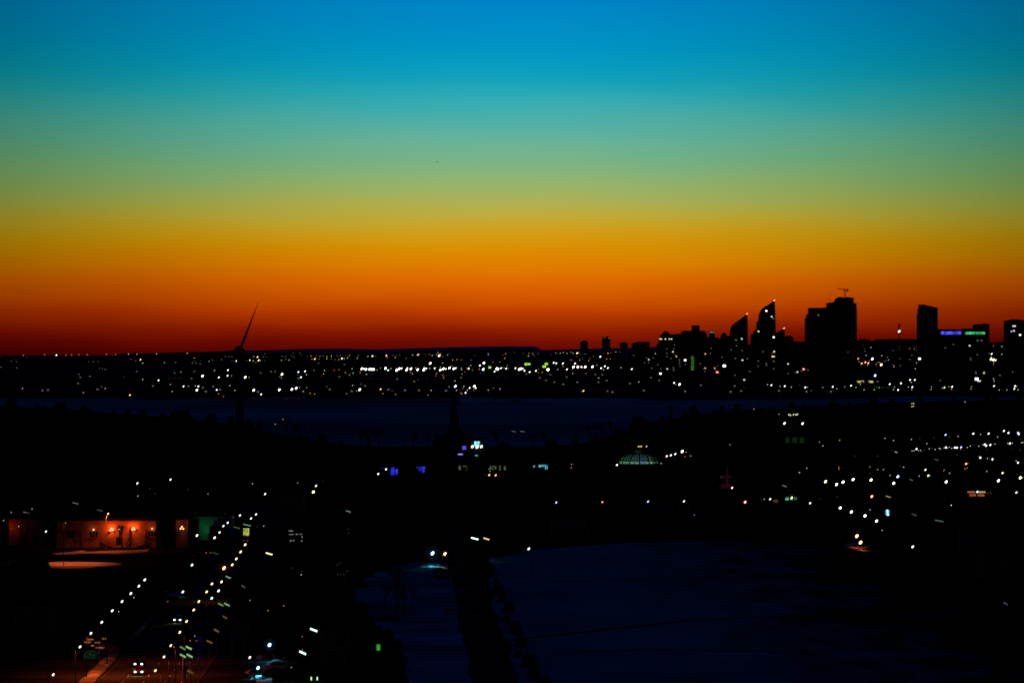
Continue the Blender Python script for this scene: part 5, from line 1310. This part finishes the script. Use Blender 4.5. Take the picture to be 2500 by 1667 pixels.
for k in range(NR):
    a0, a1 = 2 * math.pi * k / NR, 2 * math.pi * (k + 1) / NR
    ib = 0.012 if k % 2 else 0.03
    ic = 0.03 if k % 2 else 0.012
    am = (a0 + a1) / 2
    front = -math.sin(am)
    side = math.cos(am)
    for j in range(7):
        (r0, z0), (r1, z1) = prof[j], prof[j + 1]
        q = []
        for (r_, z_, a_) in ((r0, z0 + 0.012, a0 + ib * 1.5), (r0, z0 + 0.012, a1 - ic * 1.5), (r1, z1 - 0.012, a1 - ic * 1.5), (r1, z1 - 0.012, a0 + ib * 1.5)):
            q.append((RD_ * r_ * math.cos(a_), 12 + RD_ * r_ * math.sin(a_), dz + DH * z_))
        kind = 'blue' if abs(side - 0.1) < 0.16 else ('green' if side < -0.45 else ('pale' if abs(side) < 0.7 else 'dim'))
        if j in (4, 5) and side > 0.25 or (j == 4 and side < -0.4):
            kind = 'dim'
        if j == 6:
            kind = 'dim'
        put('pane', MB().add(q, [(0, 1, 2, 3)]), PM[(j, kind)], dm)
m = MB()
for k in range(NR):
    a_ = 2 * math.pi * k / NR
    rr = 0.16 if k % 2 else 0.42
    for j in range(7):
        (r0, z0), (r1, z1) = prof[j], prof[j + 1]
        m.tube((RD_ * r0 * math.cos(a_), 12 + RD_ * r0 * math.sin(a_), dz + DH * z0), (RD_ * r1 * math.cos(a_), 12 + RD_ * r1 * math.sin(a_), dz + DH * z1), rr, rr * 0.8, 4)
o = put('ribs', m, steel_m, dm); o['kind'] = 'stuff'
put('lantern', MB().tube((0, 12, dz + DH * 0.97), (0, 12, dz + DH * 1.06), 2.4, 2.4, 12).tube((0, 12, dz + DH * 1.06), (0, 12, dz + DH * 1.36), 2.3, 0.1, 12), conc_m, dm)
for i, px in enumerate((1558.5, 1562.5, 1566, 1578.5)):
    Yl = Yd + 9
    put('crown_lamp', UNIT_BALL, lamp_mat('a' if i < 3 else 'w', 2), dm, (wx(px, Yl) - cxd, 9, wz(1089.5, Yl)), HEADROT, (0.5, 0.25, 0.25))

# domed hall with corner lamps
Yb = 1700.0
cb = wx(1938, Yb)
dh = thing('domed_hall', (cb, Yb, 0), 'dark domed hall with three dim green windows and lamps round its cupola', 'hall')
bz = lambda py: wz(py, Yb)
bx_ = lambda px: wx(px, Yb) - cb
put('main_block', MB().box(bx_(1880), bx_(1996), 0, 30, 0, 9), conc_m, dh)
put('main_roof', MB().box(bx_(1878), bx_(1998), -0.5, 30.5, 9, 9.6), roof_m, dh)
put('centre_block', MB().box(bx_(1908), bx_(1969), -2, 20, 0, bz(1060)), conc_m, dh)
put('drum', MB().tube((0, 9, bz(1060)), (0, 9, bz(1040)), bx_(1960), bx_(1958), 20), conc_m, dh)
put('cupola', MB().ball((0, 9, bz(1042)), bx_(1957), bx_(1957), bz(1018) - bz(1042), 20, 10), roof_m, dh)
put('finial', MB().tube((0, 9, bz(1019)), (0, 9, bz(1000)), 0.35, 0.1, 6), pale_steel_m, dh)
gwn = glow('dim_green_window_light', (0.004, 0.016, 0.002), 1.0)
for a, b in ((1917, 1926.5), (1933.5, 1945), (1951, 1962)):
    put('lit_window', MB().box(bx_(a), bx_(b), -2.3, -1.9, bz(1080.5), bz(1067.5)), gwn, dh)
for px, py in ((1926.8, 1012), (1930.6, 1013.6), (1938.3, 1012), (1944, 1012), (1947.6, 1011.5)):
    put('cupola_lamp', UNIT_BALL, lamp_mat('y', 2), dh, (bx_(px), 2, bz(py)), HEADROT, (0.55, 0.35, 0.35))
for px, py in ((1915, 1033), (1959, 1033.5)):
    put('corner_lamp', UNIT_BALL, lamp_mat('w', 3), dh, (bx_(px), -1, bz(py)), HEADROT, (0.75, 0.5, 0.5))
    put('lamp_post', UNIT_POLE, steel_m, dh, (bx_(px), -0.5, bz(1060)), (0, 0, 0), (0.12, 0.12, bz(py) - bz(1060)))
# red lit monument
p = gp(1772, 1192)
mo = thing('monument', p, 'stone cross shaped monument lit dim red', 'monument')
put('plinth', MB().box(-3.2, 3.2, -2, 2, 0, 1.0).box(-2.2, 2.2, -1.4, 1.4, 1.0, 2.0), plaster_m, mo)
put('shaft', MB().box(0.2, 1.2, -0.6, 0.6, 2.0, 10), plaster_m, mo)
put('crossarm', MB().box(-2.2, 2.6, -0.65, 0.65, 4.8, 6.0), plaster_m, mo)
put('lamp', UNIT_BALL, lamp_mat('o', 1), mo, (-2.4, -2, 5.4), HEADROT, (0.3, 0.2, 0.2))
plight(mo, (-0.5, -4.5, 3.5), 22, (1.0, 0.05, 0.02))
# shop with green windows
gsh = glow('green_shop_light', (0.03, 0.24, 0.10), 1.0, 0.7, 0.8)
gsb = glow('bright_green_shop_light', (0.08, 0.55, 0.28), 1.0, 0.5, 0.8)
sb, Ysb, csb = block('shop', 'small shop with three bright green windows', 1905, 1955, 1226, 6.0, 10, conc_m, [(1918, 1925, 1213, 1216, gsh), (1917.5, 1925.5, 1217, 1220, gsb), (1928, 1936, 1216.5, 1220, gsh), (1939, 1945, 1213, 1219, gsh)], dormant=False)
put('lamp', UNIT_BALL, lamp_mat('a', 3), sb, (wx(1932.5, Ysb) - csb, -0.6, wz(1214.5, Ysb)), HEADROT, (0.6, 0.35, 0.35))
put('doorway_glow', MB().box(wx(1888, Ysb) - csb, wx(1899, Ysb) - csb, -0.4, 0.0, wz(1228, Ysb), wz(1219, Ysb)), glow('brown_door_light', (0.06, 0.03, 0.004), 1.0), sb)
# orange lit canopy
osg = glow('orange_canopy_light', (0.30, 0.075, 0.022), 1.0, 0.3, 0.5)
ylg = glow('pale_canopy_light', (0.36, 0.30, 0.10), 1.0, 0.2, 0.5)
p = gp(2384, 1214)
cn = thing('lit_canopy', p, 'filling station canopy with orange and pale yellow lit fascia at right', 'canopy')
cnx = lambda px: wx(px, p.y) - p.x
cnz = lambda py: wz(py, p.y)
put('fascia', MB().box(cnx(2362), cnx(2381), -0.2, 0.2, cnz(1203), cnz(1198.5)), osg, cn)
put('fascia', MB().box(cnx(2389), cnx(2406), -0.2, 0.2, cnz(1203), cnz(1198.5)), ylg, cn)
put('lower_fascia', MB().box(cnx(2367), cnx(2382.5), 0.0, 0.2, cnz(1211), cnz(1205.5)), osg, cn)
put('lower_fascia', MB().box(cnx(2387), cnx(2403), 0.0, 0.2, cnz(1211), cnz(1206)), osg, cn)
put('roof', MB().box(cnx(2360), cnx(2408), -0.3, 8, cnz(1198.4), cnz(1197)), roof_m, cn)
put('lamp', UNIT_BALL, lamp_mat('b', 3), cn, (cnx(2385.5), -0.6, cnz(1200)), HEADROT, (0.55, 0.4, 0.4))
for px in (2365, 2404):
    put('column', MB().box(cnx(px) - 0.15, cnx(px) + 0.15, 0.5, 0.8, 0, cnz(1198)), steel_m, cn)
# cyan vertical sign
p = gp(2167, 1275)
cs = thing('cyan_sign', p, 'tall cyan glowing sign with vertical strokes', 'sign')
cyx = lambda px: wx(px, p.y) - p.x
cyz = lambda py: wz(py, p.y)
put('post', MB().box(-0.3, 0.3, 0.1, 0.4, 0, cyz(1243)), steel_m, cs)
cyd = glow('cyan_sign_light', (0.06, 0.45, 0.62), 1.1, 0.7, 1.4)
cyb = glow('cyan_sign_bright_light', (0.5, 0.95, 1.0), 1.4, 0.4, 1.2)
for a, b, c, d, m_ in ((2162, 2164, 1244, 1256, cyd), (2165, 2168.5, 1243.5, 1258, cyb), (2169.3, 2171.3, 1245, 1258, cyd), (2165.5, 2170.5, 1253.5, 1257.8, cyb)):
    put('letter_stroke', MB().box(cyx(a), cyx(b), -0.15 if m_ is cyd else -0.2, 0.08, cyz(d), cyz(c)), m_, cs)

# dark neighbourhood blocks
FILL = [(20, 110, 1478, 6.5, 'left of the left boulevard row, nearest the edge'), (30, 120, 1560, 8, 'low at the left edge'), (560, 640, 1500, 8, 'right of the boulevard beside the orange lamps'),
        (560, 600, 1592, 6, 'right of the boulevard near the bottom'), (770, 830, 1500, 8, 'between the teal heaps and the snow lot'), (780, 850, 1620, 7, 'near the bottom left of the snow lot'), (905, 1010, 1345, 7, 'just above the snow lot'), (1340, 1440, 1308, 6, 'on the left behind the snow field'),
        (1500, 1640, 1298, 6, 'behind the middle of the snow field'), (1700, 1830, 1292, 6, 'behind the right part of the snow field'), (1380, 1440, 1252, 6, 'below the row of wide spaced lamps, left'), (1610, 1690, 1250, 6, 'below the row of wide spaced lamps, right'), (2210, 2330, 1300, 7, 'right of the cyan sign'),
        (2350, 2470, 1345, 7, 'at the right above the snow field corner'), (2200, 2290, 1365, 7, 'right of the orange lit snow at right'), (2400, 2495, 1420, 8, 'at the right edge beside the snow field'), (120, 230, 1236, 7, 'behind the orange lit building, left'), (250, 390, 1232, 7, 'behind the orange lit building, right'),
        (480, 570, 1238, 6, 'behind the green lit wall'), (660, 740, 1250, 7, 'above the mid-rise with window grid'), (1240, 1330, 1300, 6, 'right of the amber strip light')]
for i, (a, b, c, h_, where) in enumerate(FILL):
    block('house_block', 'unlit dark low block %s' % where, a, b, c, h_, 12, brick_m if i % 2 else conc_m, roof='flat' if i % 3 else 'hip', group='unlit dark blocks')
# snow lot trees and shore trees
for i, (px, py, h_) in enumerate(((966, 1452, 11), (975, 1435, 8), (940, 1478, 8), (968, 1500, 9), (985, 1502, 10), (1005, 1478, 7), (1095, 1420, 10), (1097, 1400, 9), (955, 1392, 8))):
    tree('bare_tree', px, py, h_, 'bare tree in the snow lot, %s' % ('tall one left of its middle', 'just behind the tall one', 'at its left edge', 'front left', 'front centre', 'in its middle', 'beside the street, nearer', 'beside the street, farther', 'at the back left')[i], i)
for i, px in enumerate((640, 700, 716, 735, 880, 902, 925, 1010, 1045, 1180, 1215, 1300, 1330, 1405, 1440, 1470, 1492, 1562, 1570, 1640)):
    Y = interp(NEAR, px) - 30 - (i % 4) * 25
    tree('shore_tree', 0, 0, 13 + (i * 7) % 9, 'bare shore tree against the frozen lake, %s from the left' % (ORD + ['sixteenth', 'seventeenth', 'eighteenth', 'nineteenth', 'twentieth'])[i].replace('nearest', 'first'), i, group='shore trees', loc=Vector((wx(px, Y), Y, 0)))
SHB = []
for sd in (4, 8, 15):
    rn = random.Random(sd); m = MB()
    for _ in range(260):
        a, t = rn.uniform(0, 6.28), rn.random()
        r_ = 4.2 * math.sqrt(rn.random()) * (1 - 0.5 * t)
        p = Vector((r_ * math.cos(a), r_ * math.sin(a) * 0.7, 0.4 + 5.4 * t * rn.uniform(0.5, 1)))
        u = Vector((rn.uniform(-1, 1), rn.uniform(-1, 1), rn.uniform(-1, 1))).normalized() * rn.uniform(0.4, 0.9)
        w = u.orthogonal().normalized() * rn.uniform(0.3, 0.7)
        m.add([p - u, p + w, p + u, p - w], [(0, 1, 2, 3)])
    c = m.mesh('foliage'); c.materials.append(leaf_m)
    m = MB()
    for _ in range(7):
        a = rn.uniform(0, 6.28)
        m.tube((0.3 * math.cos(a), 0.3 * math.sin(a), 0), (2.4 * math.cos(a), 1.8 * math.sin(a), rn.uniform(2.5, 4.5)), 0.09, 0.03, 5)
    t_ = m.mesh('stems'); t_.materials.append(bark_m)
    SHB.append((t_, c))
shr = random.Random(3)
for i in range(84):
    px = -20 + i * 30.4 + shr.uniform(-30, 30)
    Y = interp(NEAR, px) - shr.uniform(-2, 60)
    k = (0.45 + 1.5 * shr.random() ** 2) * (1.0 if px < 650 or px > 1550 else 0.6)
    o = thing('evergreen_shrub', (wx(px, Y), Y, -0.2), 'dark evergreen shrub on the near shore, %s' % ('left of the wind turbine' if px < 575 else 'between wind turbine and spire' if px < 1100 else 'between spire and glass dome' if px < 1560 else 'right of the glass dome' if px < 2000 else 'near the right edge'), 'shrub', 'shore shrubs', shr.uniform(0, 6))
    t_, c = SHB[i % 3]
    put('stems', t_, None, o, scale=(k, k, k)); put('foliage', c, None, o, scale=(k, k, k))
for i, (px, py, k) in enumerate(((1212, 1402, 0.9), (1226, 1425, 0.6), (1232, 1452, 1.0), (1240, 1470, 0.7), (1258, 1498, 1.0), (1252, 1520, 0.6), (1276, 1548, 1.0), (1290, 1580, 0.8), (1284, 1604, 0.6), (1312, 1630, 1.0), (1326, 1660, 0.9), (1206, 1384, 0.6), (1350, 1672, 0.7), (884, 1500, 1.0), (900, 1530, 0.9), (945, 1568, 1.0), (968, 1600, 0.9), (880, 1432, 0.8), (905, 1408, 0.7), (940, 1394, 0.6))):
    p = gp(px, py)
    o = thing('evergreen_shrub', p, 'dark shrub on the %s, %s' % (('street side edge of the snow field', 'near end to far end') if i < 13 else ('left rim of the snow lot', 'in the dark')), 'shrub', 'street shrubs', i * 1.3)
    o['label'] = 'dark shrub on the %s' % ('street side edge of the snow field' if i < 13 else 'left rim of the snow lot')
    t_, c = SHB[i % 3]
    k *= 0.55
    o.location.x -= 1.6 if i < 13 else 0
    put('stems', t_, None, o, scale=(k, k, k)); put('foliage', c, None, o, scale=(k, k, k))
# tree clumps on the far left ridge
for i, (px, h_) in enumerate(((12, 9), (18, 11), (88, 8), (96, 8), (122, 11), (129, 13), (136, 10), (296, 8), (2100, 10), (2112, 12), (2436, 14), (2446, 18))):
    tree('ridge_tree', 0, 0, h_, 'tree on the far ridge %s, %s from the left' % ('under the red sky', (ORD)[i].replace('nearest', 'first')), i, group='ridge trees', loc=Vector((wx(px, YR - 20), YR - 20, terrain(px, YR - 20) - 0.5)))

# tell look-alikes apart by their place in the picture
RANK = ['first', 'second', 'third', 'fourth', 'fifth', 'sixth', 'seventh', 'eighth', 'ninth', 'tenth', 'eleventh', 'twelfth', 'thirteenth', 'fourteenth', 'fifteenth', 'sixteenth', 'seventeenth', 'eighteenth', 'nineteenth', 'twentieth', 'twenty-first', 'twenty-second', 'twenty-third', 'twenty-fourth', 'twenty-fifth', 'twenty-sixth', 'twenty-seventh', 'twenty-eighth', 'twenty-ninth', 'thirtieth']
same = {}
for o in S.objects:
    if o.parent is None and 'label' in o:
        same.setdefault(o['label'], []).append(o)
for lab, os_ in same.items():
    if 1 < len(os_) <= 30:
        os_.sort(key=lambda o: o.location.x / o.location.y)
        for i, o in enumerate(os_):
            o['label'] = lab + (', leftmost' if i == 0 else ', rightmost' if i == len(os_) - 1 else ', %s from left' % RANK[i])
